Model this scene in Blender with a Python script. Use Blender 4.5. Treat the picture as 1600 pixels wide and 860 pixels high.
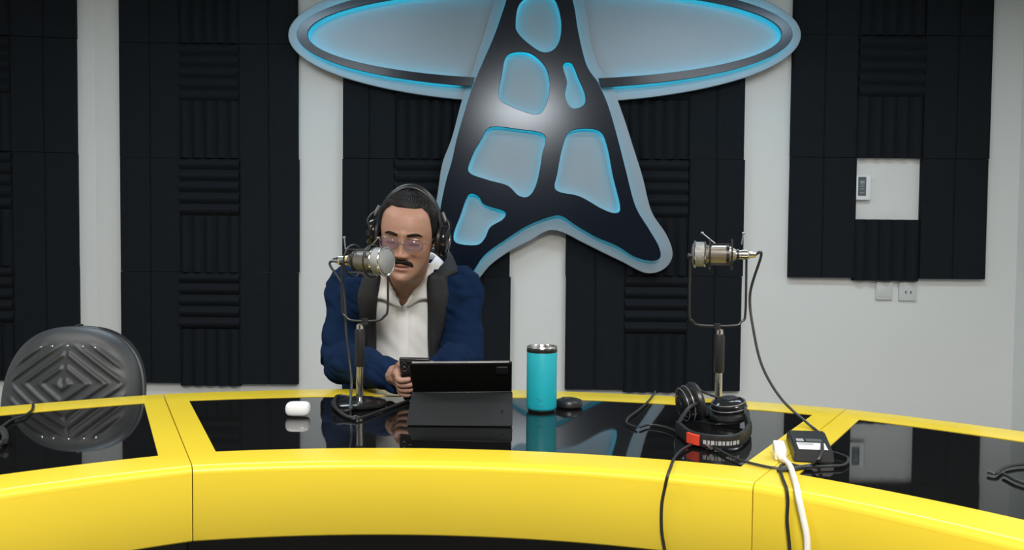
import bpy, bmesh, math, random
import numpy as np
from mathutils import Vector, Matrix, noise

random.seed(7)
for o in list(bpy.data.objects):
    bpy.data.objects.remove(o)
scene = bpy.context.scene
C = scene.collection
R = math.radians

# ------------------------------------------------------------------ camera
FPX, HZ, ROLL = 1350.0, 377.6, 0.009
CAM = Vector((0, 0, 1.15))
PITCH = math.atan((430 - HZ) / FPX)
_f = Vector((0, math.cos(PITCH), -math.sin(PITCH)))
_r0 = Vector((1, 0, 0)); _u0 = _r0.cross(_f)
_r = (_r0 * math.cos(ROLL) + _u0 * math.sin(ROLL)).normalized()
_u = _r.cross(_f).normalized()
cd = bpy.data.cameras.new('camera'); cam = bpy.data.objects.new('camera', cd); C.objects.link(cam)
cd.sensor_width = 36; cd.lens = FPX / 1600 * 36; cd.clip_start = 0.02
M = Matrix.Identity(4)
for i in range(3):
    M[i][0] = _r[i]; M[i][1] = _u[i]; M[i][2] = -_f[i]; M[i][3] = CAM[i]
cam.matrix_world = M
scene.camera = cam

# ------------------------------------------------------------------ view, world, lights
vs = scene.view_settings
vs.view_transform = 'Standard'; vs.look = 'None'; vs.gamma = 1; vs.use_curve_mapping = False
vs.exposure = 0.25
W = bpy.data.worlds.new('world'); scene.world = W; W.use_nodes = True
W.node_tree.nodes['Background'].inputs[0].default_value = (0.6, 0.7, 0.8, 1)
W.node_tree.nodes['Background'].inputs[1].default_value = 0.05
CEIL = 2.62
# x, y, size x, size y, power, colour, fixture label   (ceiling lamps; the cool pair is added fill)
LAMPS = [
    (0.10, -0.75, 0.62, 0.62, 135, (1.0, 0.97, 0.93), 'square white ceiling light panel above the inside of the yellow desk'),
    (-1.70, 1.20, 1.20, 0.30, 22, (1.0, 0.97, 0.93), 'long white ceiling light panel above the empty chair side'),
    (1.70, 1.20, 1.20, 0.30, 22, (1.0, 0.97, 0.93), 'long white ceiling light panel above the plain wall side'),
    (-1.25, 2.95, 1.20, 0.30, 16, (0.66, 0.85, 1.0), 'added cool fill light panel above the foam beside the empty chair'),  # added unseen lamp, brightens the back wall and tints the upper foam blue
    (1.25, 2.95, 1.20, 0.30, 16, (0.66, 0.85, 1.0), 'added cool fill light panel above the foam beside the thermostat'),  # second added cool lamp, same fill for the thermostat side
]

# ------------------------------------------------------------------ pixel -> place helpers
def ray(px, py):
    return (_r * ((px - 800) / FPX) + _u * (-(py - 430) / FPX) + _f).normalized()
def onY(px, py, Y):
    d = ray(px, py); return CAM + d * ((Y - CAM.y) / d.y)
def onZ(px, py, Z):
    d = ray(px, py); return CAM + d * ((Z - CAM.z) / d.z)

# ------------------------------------------------------------------ materials
MATS = {}
def mat(name, col, rough=0.5, metal=0.0, var=0.06, nscale=30, bump=0.0, bscale=200, emit=0.0, spec=0.5, coat=0.0, alpha=1.0, trans=0.0, sheen=0.0):
    if name in MATS: return MATS[name]
    m = bpy.data.materials.new(name); m.use_nodes = True
    nt = m.node_tree; b = nt.nodes['Principled BSDF']
    tc = nt.nodes.new('ShaderNodeTexCoord')
    n = nt.nodes.new('ShaderNodeTexNoise'); n.inputs['Scale'].default_value = nscale; n.inputs['Detail'].default_value = 4
    nt.links.new(tc.outputs['Object'], n.inputs['Vector'])
    mix = nt.nodes.new('ShaderNodeMix'); mix.data_type = 'RGBA'
    c1 = [max(0, c * (1 - var)) for c in col]; c2 = [min(1, c * (1 + var)) for c in col]
    mix.inputs[6].default_value = (*c1, 1); mix.inputs[7].default_value = (*c2, 1)
    nt.links.new(n.outputs['Fac'], mix.inputs[0]); nt.links.new(mix.outputs[2], b.inputs['Base Color'])
    b.inputs['Roughness'].default_value = rough; b.inputs['Metallic'].default_value = metal
    b.inputs['Specular IOR Level'].default_value = spec
    b.inputs['Coat Weight'].default_value = coat; b.inputs['Coat Roughness'].default_value = 0.05
    if sheen: b.inputs['Sheen Weight'].default_value = sheen
    if trans: b.inputs['Transmission Weight'].default_value = trans
    if alpha < 1: b.inputs['Alpha'].default_value = alpha
    if emit:
        b.inputs['Emission Color'].default_value = (*col, 1); b.inputs['Emission Strength'].default_value = emit
    if bump:
        n2 = nt.nodes.new('ShaderNodeTexNoise'); n2.inputs['Scale'].default_value = bscale; n2.inputs['Detail'].default_value = 3
        nt.links.new(tc.outputs['Object'], n2.inputs['Vector'])
        bp = nt.nodes.new('ShaderNodeBump'); bp.inputs['Strength'].default_value = bump; bp.inputs['Distance'].default_value = 0.002
        nt.links.new(n2.outputs['Fac'], bp.inputs['Height']); nt.links.new(bp.outputs['Normal'], b.inputs['Normal'])
    MATS[name] = m
    return m

m_wall = mat('painted_wall', (0.73, 0.725, 0.695), 0.65, var=0.02, nscale=3, bump=0.05)
m_darkwall = mat('dark_studio_wall', (0.03, 0.03, 0.032), 0.9, var=0.1, nscale=4)
m_ceil = mat('ceiling_paint', (0.75, 0.75, 0.74), 0.8, var=0.02)
m_floor = mat('floor_vinyl', (0.10, 0.10, 0.10), 0.5, var=0.1, nscale=8)
m_foam = mat('acoustic_foam', (0.0115, 0.0140, 0.0170), 0.95, var=0.2, nscale=12, bump=0.15, bscale=400, spec=0.12)
m_silver = mat('sign_silver', (0.27, 0.31, 0.35), 0.42, 0.25, var=0.04, nscale=6)
m_navy = mat('sign_dark_face', (0.002, 0.005, 0.013), 0.185, 0.0, var=0.1, nscale=10, spec=0.6)
MATS['sign_dark_face'].node_tree.nodes['Principled BSDF'].inputs['Specular Tint'].default_value = (0.80, 0.90, 1.0, 1)
m_led = mat('sign_led_cyan', (0.0, 0.62, 0.85), 0.4, emit=9.0, var=0)
m_yellow = mat('yellow_lacquer', (0.80, 0.60, 0.035), 0.28, var=0.03, nscale=5, coat=0.15)
m_glass = mat('black_glass', (0.006, 0.006, 0.006), 0.03, var=0.1, nscale=4, spec=0.5)
m_blackpanel = mat('black_laminate', (0.008, 0.008, 0.008), 0.5, var=0.1)
m_black = mat('black_plastic', (0.012, 0.012, 0.013), 0.38, var=0.15)
m_blackgloss = mat('black_gloss', (0.010, 0.010, 0.011), 0.15, var=0.1)
m_rubber = mat('cable_rubber', (0.014, 0.014, 0.014), 0.45, var=0.1)
m_chrome = mat('chrome', (0.62, 0.61, 0.58), 0.18, 1.0, var=0.05)
m_champagne = mat('microphone_metal', (0.36, 0.33, 0.29), 0.34, 0.9, var=0.08)
m_grille = mat('microphone_grille', (0.40, 0.40, 0.39), 0.4, 0.9, var=0.25, nscale=900, bump=0.8, bscale=900)
m_gold = mat('brass_connector', (0.75, 0.62, 0.25), 0.3, 0.8)
m_white = mat('white_plastic', (0.80, 0.80, 0.80), 0.3, var=0.02)
m_cream = mat('white_cable', (0.74, 0.72, 0.66), 0.4, var=0.03)
m_tealp = mat('teal_powdercoat', (0.009, 0.37, 0.45), 0.45, var=0.04, nscale=60, bump=0.1, bscale=700)
m_teald = mat('teal_logo_ink', (0.008, 0.25, 0.32), 0.5)
m_steel = mat('brushed_steel', (0.60, 0.60, 0.60), 0.22, 1.0)
m_tab = mat('tablet_back', (0.004, 0.004, 0.004), 0.6, var=0.1, spec=0.12)
m_folio = mat('folio_grey', (0.020, 0.022, 0.024), 0.75, var=0.12, nscale=80, bump=0.2, bscale=900, spec=0.15)
m_alu = mat('aluminium_edge', (0.30, 0.30, 0.31), 0.35, 0.7)
m_red = mat('red_tag', (0.62, 0.05, 0.02), 0.45)
m_print = mat('white_print', (0.33, 0.33, 0.33), 0.6)
m_leather = mat('dark_chair_vinyl', (0.026, 0.030, 0.035), 0.46, var=0.12, nscale=40, bump=0.1, bscale=300)
m_navycloth = mat('navy_jacket', (0.0048, 0.0155, 0.047), 0.9, var=0.18, nscale=60, bump=0.2, bscale=500, spec=0.08)
m_lining = mat('charcoal_lining', (0.012, 0.013, 0.016), 0.75, var=0.2, nscale=70, bump=0.2, bscale=500)
m_shirt = mat('white_shirt', (0.92, 0.92, 0.93), 0.8, var=0.03, nscale=40, bump=0.2, bscale=600, spec=0.2)
m_trouser = mat('dark_trousers', (0.012, 0.013, 0.018), 0.8, var=0.15)
m_hair = mat('black_hair', (0.004, 0.0036, 0.0035), 0.55, var=0.3, nscale=150, spec=0.25)
m_lcd = mat('lcd_grey', (0.09, 0.11, 0.11), 0.3, var=0.1, nscale=40)
m_lcdink = mat('lcd_ink', (0.30, 0.34, 0.33), 0.4)
m_outlet = mat('outlet_plastic', (0.60, 0.61, 0.58), 0.5, var=0.02)
m_lens = mat('spectacle_lens', (0.05, 0.035, 0.13), 0.02, alpha=0.22, var=0)
m_wire = mat('spectacle_wire', (0.18, 0.16, 0.14), 0.3, 0.8)
m_lampface = mat('lamp_diffuser', (1.0, 0.97, 0.93), 0.5, emit=2.0, var=0)

# ------------------------------------------------------------------ mesh helpers
def cr(pts, n=8, closed=False):
    """Catmull-Rom through points"""
    P = [Vector(p) for p in pts]; out = []; N = len(P)
    rng = N if closed else N - 1
    for i in range(rng):
        p1, p2 = P[i], P[(i + 1) % N]
        p0 = P[(i - 1) % N] if (closed or i > 0) else p1 * 2 - p2
        p3 = P[(i + 2) % N] if (closed or i < N - 2) else p2 * 2 - p1
        for k in range(n):
            t = k / n
            out.append(0.5 * ((2 * p1) + (p2 - p0) * t + (2 * p0 - 5 * p1 + 4 * p2 - p3) * t * t + (3 * p1 - p0 - 3 * p2 + p3) * t ** 3))
    if not closed: out.append(P[-1].copy())
    return out

class MB:
    def __init__(s): s.v = []; s.f = []
    def add(s, vs, fs):
        b = len(s.v); s.v += [tuple(v) for v in vs]; s.f += [tuple(i + b for i in f) for f in fs]; return s
    def box(s, c, d, M=None, bev=0.0):
        bm = bmesh.new(); bmesh.ops.create_cube(bm, size=1)
        for v in bm.verts: v.co = Vector((v.co.x * d[0], v.co.y * d[1], v.co.z * d[2]))
        if bev: bmesh.ops.bevel(bm, geom=list(bm.edges), offset=bev, segments=3, affect='EDGES', profile=0.5)
        bm.verts.index_update()
        vs = [v.co.copy() for v in bm.verts]; fs = [[v.index for v in f.verts] for f in bm.faces]; bm.free()
        vs = [(M @ v if M else v) + Vector(c) for v in vs] if not (M and len(M) == 4) else [M @ (v + Vector(c)) for v in vs]
        return s.add(vs, fs)
    def tube(s, pts, r, n=8, cap=True, closed=False):
        P = [Vector(p) for p in pts]; N = len(P)
        rr = r if isinstance(r, (list, tuple)) else [r] * N
        T = []
        for i in range(N):
            a = P[(i - 1) % N] if (closed or i > 0) else P[i]; b = P[(i + 1) % N] if (closed or i < N - 1) else P[i]
            t = b - a; T.append(t.normalized() if t.length > 1e-9 else Vector((0, 0, 1)))
        ref = Vector((0, 0, 1)) if abs(T[0].z) < 0.9 else Vector((1, 0, 0))
        u = T[0].cross(ref).normalized(); vs = []
        for i in range(N):
            u = (u - T[i] * u.dot(T[i])); u = u.normalized() if u.length > 1e-9 else T[i].orthogonal().normalized()
            w = T[i].cross(u)
            for k in range(n):
                a = 2 * math.pi * k / n
                vs.append(P[i] + (u * math.cos(a) + w * math.sin(a)) * rr[i])
        fs = []
        for i in range(N if closed else N - 1):
            j = (i + 1) % N
            for k in range(n):
                k2 = (k + 1) % n
                fs.append((i * n + k, i * n + k2, j * n + k2, j * n + k))
        if cap and not closed:
            fs.append(tuple(range(n - 1, -1, -1))); fs.append(tuple((N - 1) * n + k for k in range(n)))
        return s.add(vs, fs)
    def lathe(s, prof, c=(0, 0, 0), n=40, M=None):
        """profile [(r,z)] about z"""
        vs = []; fs = []; N = len(prof)
        for r, z in prof:
            for k in range(n):
                a = 2 * math.pi * k / n
                v = Vector((r * math.cos(a), r * math.sin(a), z))
                vs.append((M @ v if M else v) + Vector(c))
        for i in range(N - 1):
            for k in range(n):
                k2 = (k + 1) % n
                fs.append((i * n + k, i * n + k2, (i + 1) * n + k2, (i + 1) * n + k))
        fs.append(tuple(range(n - 1, -1, -1))); fs.append(tuple((N - 1) * n + k for k in range(n)))
        return s.add(vs, fs)
    def grid(s, rows, closeu=False, cap=False):
        """rows: list of equal-length point lists"""
        nu = len(rows[0]); vs = [p for r in rows for p in r]; fs = []
        for i in range(len(rows) - 1):
            for k in range(nu if closeu else nu - 1):
                k2 = (k + 1) % nu
                fs.append((i * nu + k, i * nu + k2, (i + 1) * nu + k2, (i + 1) * nu + k))
        if cap:
            fs.append(tuple(range(nu - 1, -1, -1))); fs.append(tuple((len(rows) - 1) * nu + k for k in range(nu)))
        return s.add(vs, fs)
    def mesh(s, name, off=(0, 0, 0), smooth=True, angle=35):
        me = bpy.data.meshes.new(name)
        o = Vector(off)
        me.from_pydata([tuple(Vector(v) - o) for v in s.v], [], s.f)
        bm = bmesh.new(); bm.from_mesh(me); bmesh.ops.recalc_face_normals(bm, faces=list(bm.faces)); bm.to_mesh(me); bm.free()
        if smooth:
            me.polygons.foreach_set('use_smooth', [True] * len(me.polygons))
            me.set_sharp_from_angle(angle=R(angle))
        return me
    def build(s, name, m, parent=None, smooth=True, angle=35):
        off = parent.get('_off', (0, 0, 0)) if parent else (0, 0, 0)
        off = OFF.get(parent.name, (0, 0, 0)) if parent else (0, 0, 0)
        return link(name, s.mesh(name, off, smooth, angle), m, parent)

OFF = {}     # world location of the base of each thing whose parts are given in world coordinates
def link(name, me, m, parent=None):
    o = bpy.data.objects.new(name, me)
    if m and not me.materials: me.materials.append(m)
    C.objects.link(o)
    if parent:
        o.parent = parent; OFF[o.name] = OFF.get(parent.name, (0, 0, 0))
    return o
def thing(name, label, cat, loc=(0, 0, 0), group=None, world=True):
    o = bpy.data.objects.new(name, None); C.objects.link(o); o.location = loc; o.empty_display_size = 0.05
    o['label'] = label; o['category'] = cat
    if group: o['group'] = group
    OFF[o.name] = tuple(loc) if world else (0, 0, 0)
    return o
def tag(o, label, cat, group=None):
    o['label'] = label; o['category'] = cat
    if group: o['group'] = group
    return o
def struct(o, label=None):
    o['kind'] = 'structure'
    if label: o['label'] = label
    return o
def copy_tree(o, parent=None):
    c = o.copy(); C.objects.link(c); c.parent = parent
    for ch in [x for x in bpy.data.objects if x.parent == o]: copy_tree(ch, c)
    return c
def remesh(mb, voxel, name, smooth_iter=0, fac=0.5):
    me = mb.mesh(name, smooth=False); o = bpy.data.objects.new('tmp', me); C.objects.link(o)
    md = o.modifiers.new('r', 'REMESH'); md.mode = 'VOXEL'; md.voxel_size = voxel; md.use_smooth_shade = True
    if smooth_iter:
        sm = o.modifiers.new('s', 'SMOOTH'); sm.iterations = smooth_iter; sm.factor = fac
    dg = bpy.context.evaluated_depsgraph_get(); dg.update()
    out = bpy.data.meshes.new_from_object(o.evaluated_get(dg)); out.name = name
    bpy.data.objects.remove(o); bpy.data.meshes.remove(me)
    out.materials.clear()
    return out
def curve_fill(name, loops, Y0, Y1, bev=0.0):
    """plate in a vertical plane from closed outlines of (x,z); first is the rim, others are holes"""
    cu = bpy.data.curves.new(name, 'CURVE'); cu.dimensions = '2D'; cu.fill_mode = 'BOTH'
    cu.extrude = max(0.0005, abs(Y1 - Y0) / 2 - bev); cu.bevel_depth = bev; cu.bevel_resolution = 2; cu.offset = -bev
    for L in loops:
        sp = cu.splines.new('POLY'); sp.points.add(len(L) - 1); sp.use_cyclic_u = True
        for i, (x, z) in enumerate(L): sp.points[i].co = (x, z, 0, 1)
    o = bpy.data.objects.new('tmp', cu); C.objects.link(o)
    dg = bpy.context.evaluated_depsgraph_get(); dg.update()
    me = bpy.data.meshes.new_from_object(o.evaluated_get(dg)); me.name = name
    bpy.data.objects.remove(o)
    ym = (Y0 + Y1) / 2
    for v in me.vertices:
        x, z, d = v.co; v.co = (x, ym + d, z)
    me.flip_normals()
    me.materials.clear()
    return me

# ------------------------------------------------------------------ the room
WY = 4.5
XR = (1588 - 800) / FPX * WY
XL = -3.3
KX = onY(150, 300, WY).x                       # slight bend of the back wall beside the empty chair
ANG = R(9)
AEND = Vector((XL, WY - (KX - XL) * math.tan(ANG)))
YF = -2.6
def quadbox(name, pts, m):
    mb = MB(); mb.add(pts, [tuple(range(len(pts)))]); return mb.build(name, m, smooth=False)
T = 0.12
mb = MB()
bx0, bx1 = KX, XR + T
struct(MB().box(((bx0 + bx1) / 2, WY + T / 2, CEIL / 2), (bx1 - bx0, T, CEIL)).build('wall_back', m_wall, smooth=False))
p0 = Vector((KX, WY, 0)); p1 = Vector((AEND.x, AEND.y, 0)); nn = Vector((-(p1 - p0).y, (p1 - p0).x, 0)).normalized()
if nn.y < 0: nn = -nn
q = [p0, p1, p1 + nn * T, p0 + nn * T]
mb = MB(); mb.add(q + [v + Vector((0, 0, CEIL)) for v in q], [(0, 1, 2, 3), (4, 7, 6, 5), (0, 4, 5, 1), (1, 5, 6, 2), (2, 6, 7, 3), (3, 7, 4, 0)])
struct(mb.build('wall_back_angled', m_wall, smooth=False))
struct(MB().box((XL - T / 2, (WY + YF) / 2, CEIL / 2), (T, WY - YF + 0.3, CEIL)).build('wall_left', m_wall, smooth=False))
struct(MB().box((XR + T / 2, (WY + YF) / 2, CEIL / 2), (T, WY - YF, CEIL)).build('wall_right', m_wall, smooth=False))
struct(MB().box(((XL + XR) / 2, YF - T / 2, CEIL / 2), (XR - XL + 2 * T, T, CEIL)).build('wall_front', m_darkwall, smooth=False))
struct(MB().box(((XL + XR) / 2, (WY + YF) / 2, -0.05), (XR - XL + 0.3, WY - YF + 0.3, 0.1)).build('floor', m_floor, smooth=False))
struct(MB().box(((XL + XR) / 2, (WY + YF) / 2, CEIL + 0.05), (XR - XL + 0.3, WY - YF + 0.3, 0.1)).build('ceiling', m_ceil, smooth=False))

for (x, y, sx, sy, pw, col, lab) in LAMPS:
    t = thing('ceiling_light', lab, 'ceiling light', (x, y, CEIL))
    fr = MB()
    for dx, dy, ax, ay in ((0, sy / 2 + .015, sx + .06, .03), (0, -sy / 2 - .015, sx + .06, .03), (sx / 2 + .015, 0, .03, sy), (-sx / 2 - .015, 0, .03, sy)):
        fr.box((x + dx, y + dy, CEIL - 0.012), (ax, ay, 0.026))
    fr.build('frame', m_white, t, smooth=False)
    MB().box((x, y, CEIL - 0.004), (sx, sy, 0.008)).build('diffuser', m_lampface, t, smooth=False)
    ld = bpy.data.lights.new('ceiling_lamp', 'AREA'); ld.shape = 'RECTANGLE'; ld.size = sx; ld.size_y = sy; ld.energy = pw; ld.color = col
    lo = bpy.data.objects.new('ceiling_lamp', ld); C.objects.link(lo); lo.location = (0, 0, -0.03); lo.parent = t

# ------------------------------------------------------------------ acoustic foam panels
FD = 0.05
def wedge_mesh(name, horiz, k=5):
    """unit tile in x,z (0..1), depth -y 0..1; k rounded ridges"""
    n = 8 * k; rows = []
    prof = []
    for i in range(n + 1):
        t = i / n; s = 0.5 - 0.5 * math.cos(2 * math.pi * k * t)
        prof.append((t, -(0.55 + 0.45 * s ** 0.7)))
    mb = MB(); a = []; b = []
    for t, d in prof:
        a.append((t, d, 0.004)); b.append((t, d, 0.996))
    a = [(0, 0, 0.004)] + a + [(1, 0, 0.004)]; b = [(0, 0, 0.996)] + b + [(1, 0, 0.996)]
    if horiz:
        a = [(z, y, x) for x, y, z in a]; b = [(z, y, x) for x, y, z in b]
    mb.grid([a, b]); m = len(a)
    mb.f.append(tuple(range(m))); mb.f.append(tuple(range(2 * m - 1, m - 1, -1)))
    me = mb.mesh(name, angle=60); me.materials.append(m_foam); return me
def flat_mesh(name):
    mb = MB()
    for x0, x1 in ((0.0, 0.497), (0.503, 1.0)):
        b = 0.03
        o = [(x0, 0, 0.002), (x1, 0, 0.002), (x1, 0, 0.998), (x0, 0, 0.998)]
        m1 = [(x, -0.80, z) for x, y, z in o]
        i = [(x0 + b, -0.92, 0.002), (x1 - b, -0.92, 0.002), (x1 - b, -0.92, 0.998), (x0 + b, -0.92, 0.998)]
        mb.add(o + m1 + i, [(0, 1, 2, 3)] + [(k, (k + 1) % 4, 4 + (k + 1) % 4, 4 + k) for k in range(4)] + [(4 + k, 4 + (k + 1) % 4, 8 + (k + 1) % 4, 8 + k) for k in range(4)] + [(8, 9, 10, 11)])
    me = mb.mesh(name, smooth=False); me.materials.append(m_foam); return me
me_h, me_v, me_flat = wedge_mesh('foam_tile_h', True), wedge_mesh('foam_tile_v', False), flat_mesh('foam_tile_flat')

def acoustic_panel(label, px0, px1, pyb, rowpx, pattern, xmid=(1 / 3, 2 / 3), hole_row=None, angled=False):
    """pattern: centre tiles from the bottom row up"""
    ym = 300
    if not angled:
        A = onY(px0, ym, WY); B = onY(px1, ym, WY); zb = onY((px0 + px1) / 2, pyb, WY).z
        hgt = rowpx / FPX * WY
        org = Vector((A.x, WY, zb)); wid = B.x - A.x; rot = 0
    else:
        def onP(px, py):
            d = ray(px, py); t = ((p0 - CAM).dot(nn)) / d.dot(nn); return CAM + d * t
        B = onP(px1, ym); zb = onP(px1, pyb).z; hgt = rowpx / FPX * WY * 0.97
        wid = 0.93; dirv = (p0 - p1).normalized(); A = Vector((B.x, B.y, 0)) - dirv * wid
        org = Vector((A.x, A.y, zb)); rot = math.atan2(dirv.y, dirv.x)
    t = thing('acoustic_panel', label, 'acoustic panel', org, 'dark foam wall panels', world=False)
    t.rotation_euler[2] = rot
    xs = [0, wid * xmid[0], wid * xmid[1], wid]
    nrow = len(pattern)
    def tile(me, x, z, w, h, d=1.0):
        o = bpy.data.objects.new('foam_tile', me); C.objects.link(o); o.parent = t
        j = random.uniform(-.0015, .0015)
        o.location = (x + j, 0.004, z + j); o.scale = (w, FD * d * random.uniform(.96, 1.04), h)
    for c in (0, 2):
        j0 = 0
        off = random.uniform(-.004, .004)
        while j0 < nrow:
            k = 2 if j0 + 2 <= nrow else 1
            tile(me_flat, xs[c] + (off if c == 0 else 0) + random.uniform(-.003, .003), j0 * hgt + (0.006 if j0 == 0 else 0), xs[c + 1] - xs[c] + random.uniform(0, .003), k * hgt - (0.006 if j0 == 0 else 0), 0.9)
            j0 += k
    for j, ch in enumerate(pattern):
        if hole_row == j: continue
        tile(me_h if ch == 'H' else me_v, xs[1], j * hgt - (0.006 if j == 0 else 0), xs[2] - xs[1], hgt + (0.006 if j == 0 else 0))
    return t

acoustic_panel('black foam wall panel on the angled wall behind the empty chair', -150, 123, 590, 90, 'VHVHVHVH', angled=True)
acoustic_panel('tall black foam wall panel next to the empty chair beside the bare wall strips', 191, 467, 600, 88, 'VHVHVHVH', (0.335, 0.675))
acoustic_panel('black foam wall panel directly behind the man under the sign', 538, 798, 611, 90.5, 'VHVHVHVH', (0.31, 0.66))
acoustic_panel('black foam wall panel behind the unused microphone under the sign', 885, 1159, 611, 90.5, 'VHVHVHVH', (0.335, 0.69))
acoustic_panel('shorter black foam wall panel with a square cut-out around the thermostat', 1233, 1538, 437, 94, 'VHVHVH', (0.33, 0.665), hole_row=1)

# thermostat in the cut-out
th = thing('thermostat', 'small white wall thermostat with a grey display in the foam cut-out', 'thermostat', onY(1348, 313, WY))
a = onY(1334, 274, WY - .03); b = onY(1361, 313, WY - .03)
MB().box(((a.x + b.x) / 2, WY - 0.013, (a.z + b.z) / 2), (b.x - a.x, 0.03, a.z - b.z), bev=0.005).build('case', m_white, th)
a2 = onY(1341.5, 276.5, WY - .03); b2 = onY(1353, 306, WY - .03)
sc = MB().box(((a2.x + b2.x) / 2, WY - 0.0285, (a2.z + b2.z) / 2), (b2.x - a2.x, 0.003, a2.z - b2.z)).build('display', m_lcd, th)
mk = MB()
for zz in (0.15, 0.36, 0.5, 0.62, 0.74):
    mk.box(((a2.x + b2.x) / 2, WY - 0.0302, b2.z + (a2.z - b2.z) * zz), ((b2.x - a2.x) * .55, 0.001, 0.004 if zz != .74 else .012))
mk.build('digits', m_lcdink, sc, smooth=False)

# wall boxes under the short panel
def wallbox(label, x0, x1, y0, y1, sockets):
    a = onY(x0, y0, WY - .01); b = onY(x1, y1, WY - .01)
    t = thing('wall_outlet', label, 'wall outlet', Vector(((a.x + b.x) / 2, WY, b.z)))
    MB().box(((a.x + b.x) / 2, WY - 0.006, (a.z + b.z) / 2), (b.x - a.x, 0.014, a.z - b.z), bev=0.003).build('plate', m_outlet, t)
    if sockets:
        for dx in (-0.012, 0.014):
            MB().box(((a.x + b.x) / 2 + dx, WY - 0.0135, (a.z + b.z) / 2 - .004), (0.006, 0.002, 0.014)).build('socket_slot', m_lcd, t, smooth=False)
    else:
        MB().box(((a.x + b.x) / 2, WY - 0.0135, (a.z + b.z) / 2), (0.07, 0.002, 0.06), bev=.0008).build('blank_insert', m_outlet, t)
wallbox('blank white wall plate just under the shorter foam panel', 1369, 1394, 441, 469, False)
wallbox('white power socket plate just under the shorter foam panel', 1405, 1432, 441, 470.5, True)

# ------------------------------------------------------------------ wall sign
YB, YP = WY - 0.085, WY - 0.150          # face of the backing plate, face of the dark plate
def loopY(pts, Y, n=8):
    out = []
    for p in cr([(x, y, 0) for x, y in pts], n, True):
        w = onY(p.x, p.y, Y); out.append((w.x, w.z))
    return out
def ellY(cx, cy, a, b, Y, n=120):
    out = []
    for i in range(n):
        t = 2 * math.pi * i / n; w = onY(cx + a * math.cos(t), cy + b * math.sin(t), Y); out.append((w.x, w.z))
    return out
leaf = [(845, -48), (880, -32), (896, 5), (904, 51), (917, 102), (935, 130), (950, 164), (965, 215), (978, 266), (993, 322), (1014, 358), (1029, 384),
        (1032, 402), (1019, 408), (993, 402), (963, 384), (932, 371), (901, 353), (878, 338), (860, 339), (824, 353), (788, 376), (757, 399), (737, 427), (718, 437), (700, 434), (688, 420),
        (685, 395), (686, 360), (688, 327), (696, 286), (706, 251), (714, 215), (726, 174), (739, 133), (752, 102), (772, 56), (788, 10), (800, -25), (820, -44)]
leafback = [(845, -72), (892, -54), (913, 0), (921, 51), (933, 97), (955, 130), (966, 159), (977, 190), (988, 225), (1004, 276), (1018, 330), (1042, 368), (1051, 399), (1037, 421), (1009, 427),
            (973, 410), (942, 395), (906, 377), (883, 365), (864, 360), (849, 364), (829, 376), (798, 392), (767, 414), (745, 439), (722, 453), (695, 452), (676, 435), (671, 400),
            (676, 352), (684, 300), (691, 256), (706, 215), (721, 159), (735, 120), (757, 50), (772, 0), (785, -40), (812, -64)]
holes = [
    [(806, 38), (812, 6), (838, -12), (864, -4), (876, 28), (875, 60), (864, 78), (847, 81), (826, 68), (810, 52)],
    [(793, 86), (824, 82), (848, 99), (858, 123), (857, 150), (847, 174), (832, 178), (798, 166), (780, 152), (784, 118)],
    [(880, 102), (893, 99), (904, 123), (914, 148), (912, 164), (894, 169), (883, 150), (886, 128)],
    [(767, 199), (808, 202), (850, 211), (847, 242), (839, 284), (827, 306), (811, 306), (793, 290), (762, 281), (733, 269), (737, 246), (752, 218)],
    [(889, 207), (912, 201), (938, 206), (949, 230), (958, 276), (969, 322), (963, 333), (942, 327), (906, 307), (869, 297), (871, 271), (879, 230)],
    [(732, 305), (747, 307), (757, 320), (788, 331), (785, 343), (766, 355), (757, 373), (744, 383), (714, 380), (709, 366), (719, 338)],
]
EC = (851, 54)
sg = thing('wall_sign', 'large dark and silver wall sign, ring behind a tapering tower, edged in cyan light', 'wall sign', onY(860, 430, WY))
off = Vector(OFF[sg.name])
def place(me, name, m):
    for v in me.vertices: v.co -= off
    me.polygons.foreach_set('use_smooth', [False] * len(me.polygons))
    return link(name, me, m, sg)
ringback = ellY(EC[0], EC[1] + 0.5, 401, 107, YB)
place(curve_fill('ring_backing', [ringback], YB + 0.001, YB + 0.024, 0.003), 'ring_backing', m_silver)
place(curve_fill('tower_backing', [loopY(leafback, YB - .008)], YB - 0.010, YB + 0.0245, 0.003), 'tower_backing', m_silver)
place(curve_fill('tower_face', [loopY(leaf, YP)] + [loopY(h, YP) for h in holes], YP, YP + 0.018, 0.002), 'tower_face', m_navy)
# dark ring face: two arms, cut where the tower stands in front
def arm(t0, t1, n=90):
    o = []; i = []
    for k in range(n + 1):
        t = t0 + (t1 - t0) * k / n
        w = onY(EC[0] + 387 * math.cos(t), EC[1] + 85 * math.sin(t), YP + .02); o.append((w.x, w.z))
        w = onY(EC[0] + 370 * math.cos(t), EC[1] + 70.5 * math.sin(t), YP + .02); i.append((w.x, w.z))
    return o + i[::-1]
tl = math.acos(-112 / 379); tr = math.acos(86 / 379)
place(curve_fill('ring_face', [arm(tl, 2 * math.pi - math.acos(-60 / 379))], YP + .012, YP + .026, 0.0015), 'ring_face', m_navy)
place(curve_fill('ring_face', [arm(-math.acos(45 / 379), tr)], YP + .012, YP + .026, 0.0015), 'ring_face', m_navy)
def inset(loop, d):
    """move a closed outline sideways (positive = to the left of travel)"""
    n = len(loop); out = []
    for i in range(n):
        a = Vector(loop[i - 1]); b = Vector(loop[(i + 1) % n]); t = (b - a).normalized(); nrm = Vector((-t.y, t.x))
        p = Vector(loop[i]) + nrm * d; out.append((p.x, p.y))
    return out
def area(L): return sum(L[i - 1][0] * L[i][1] - L[i][0] * L[i - 1][1] for i in range(len(L))) / 2
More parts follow.
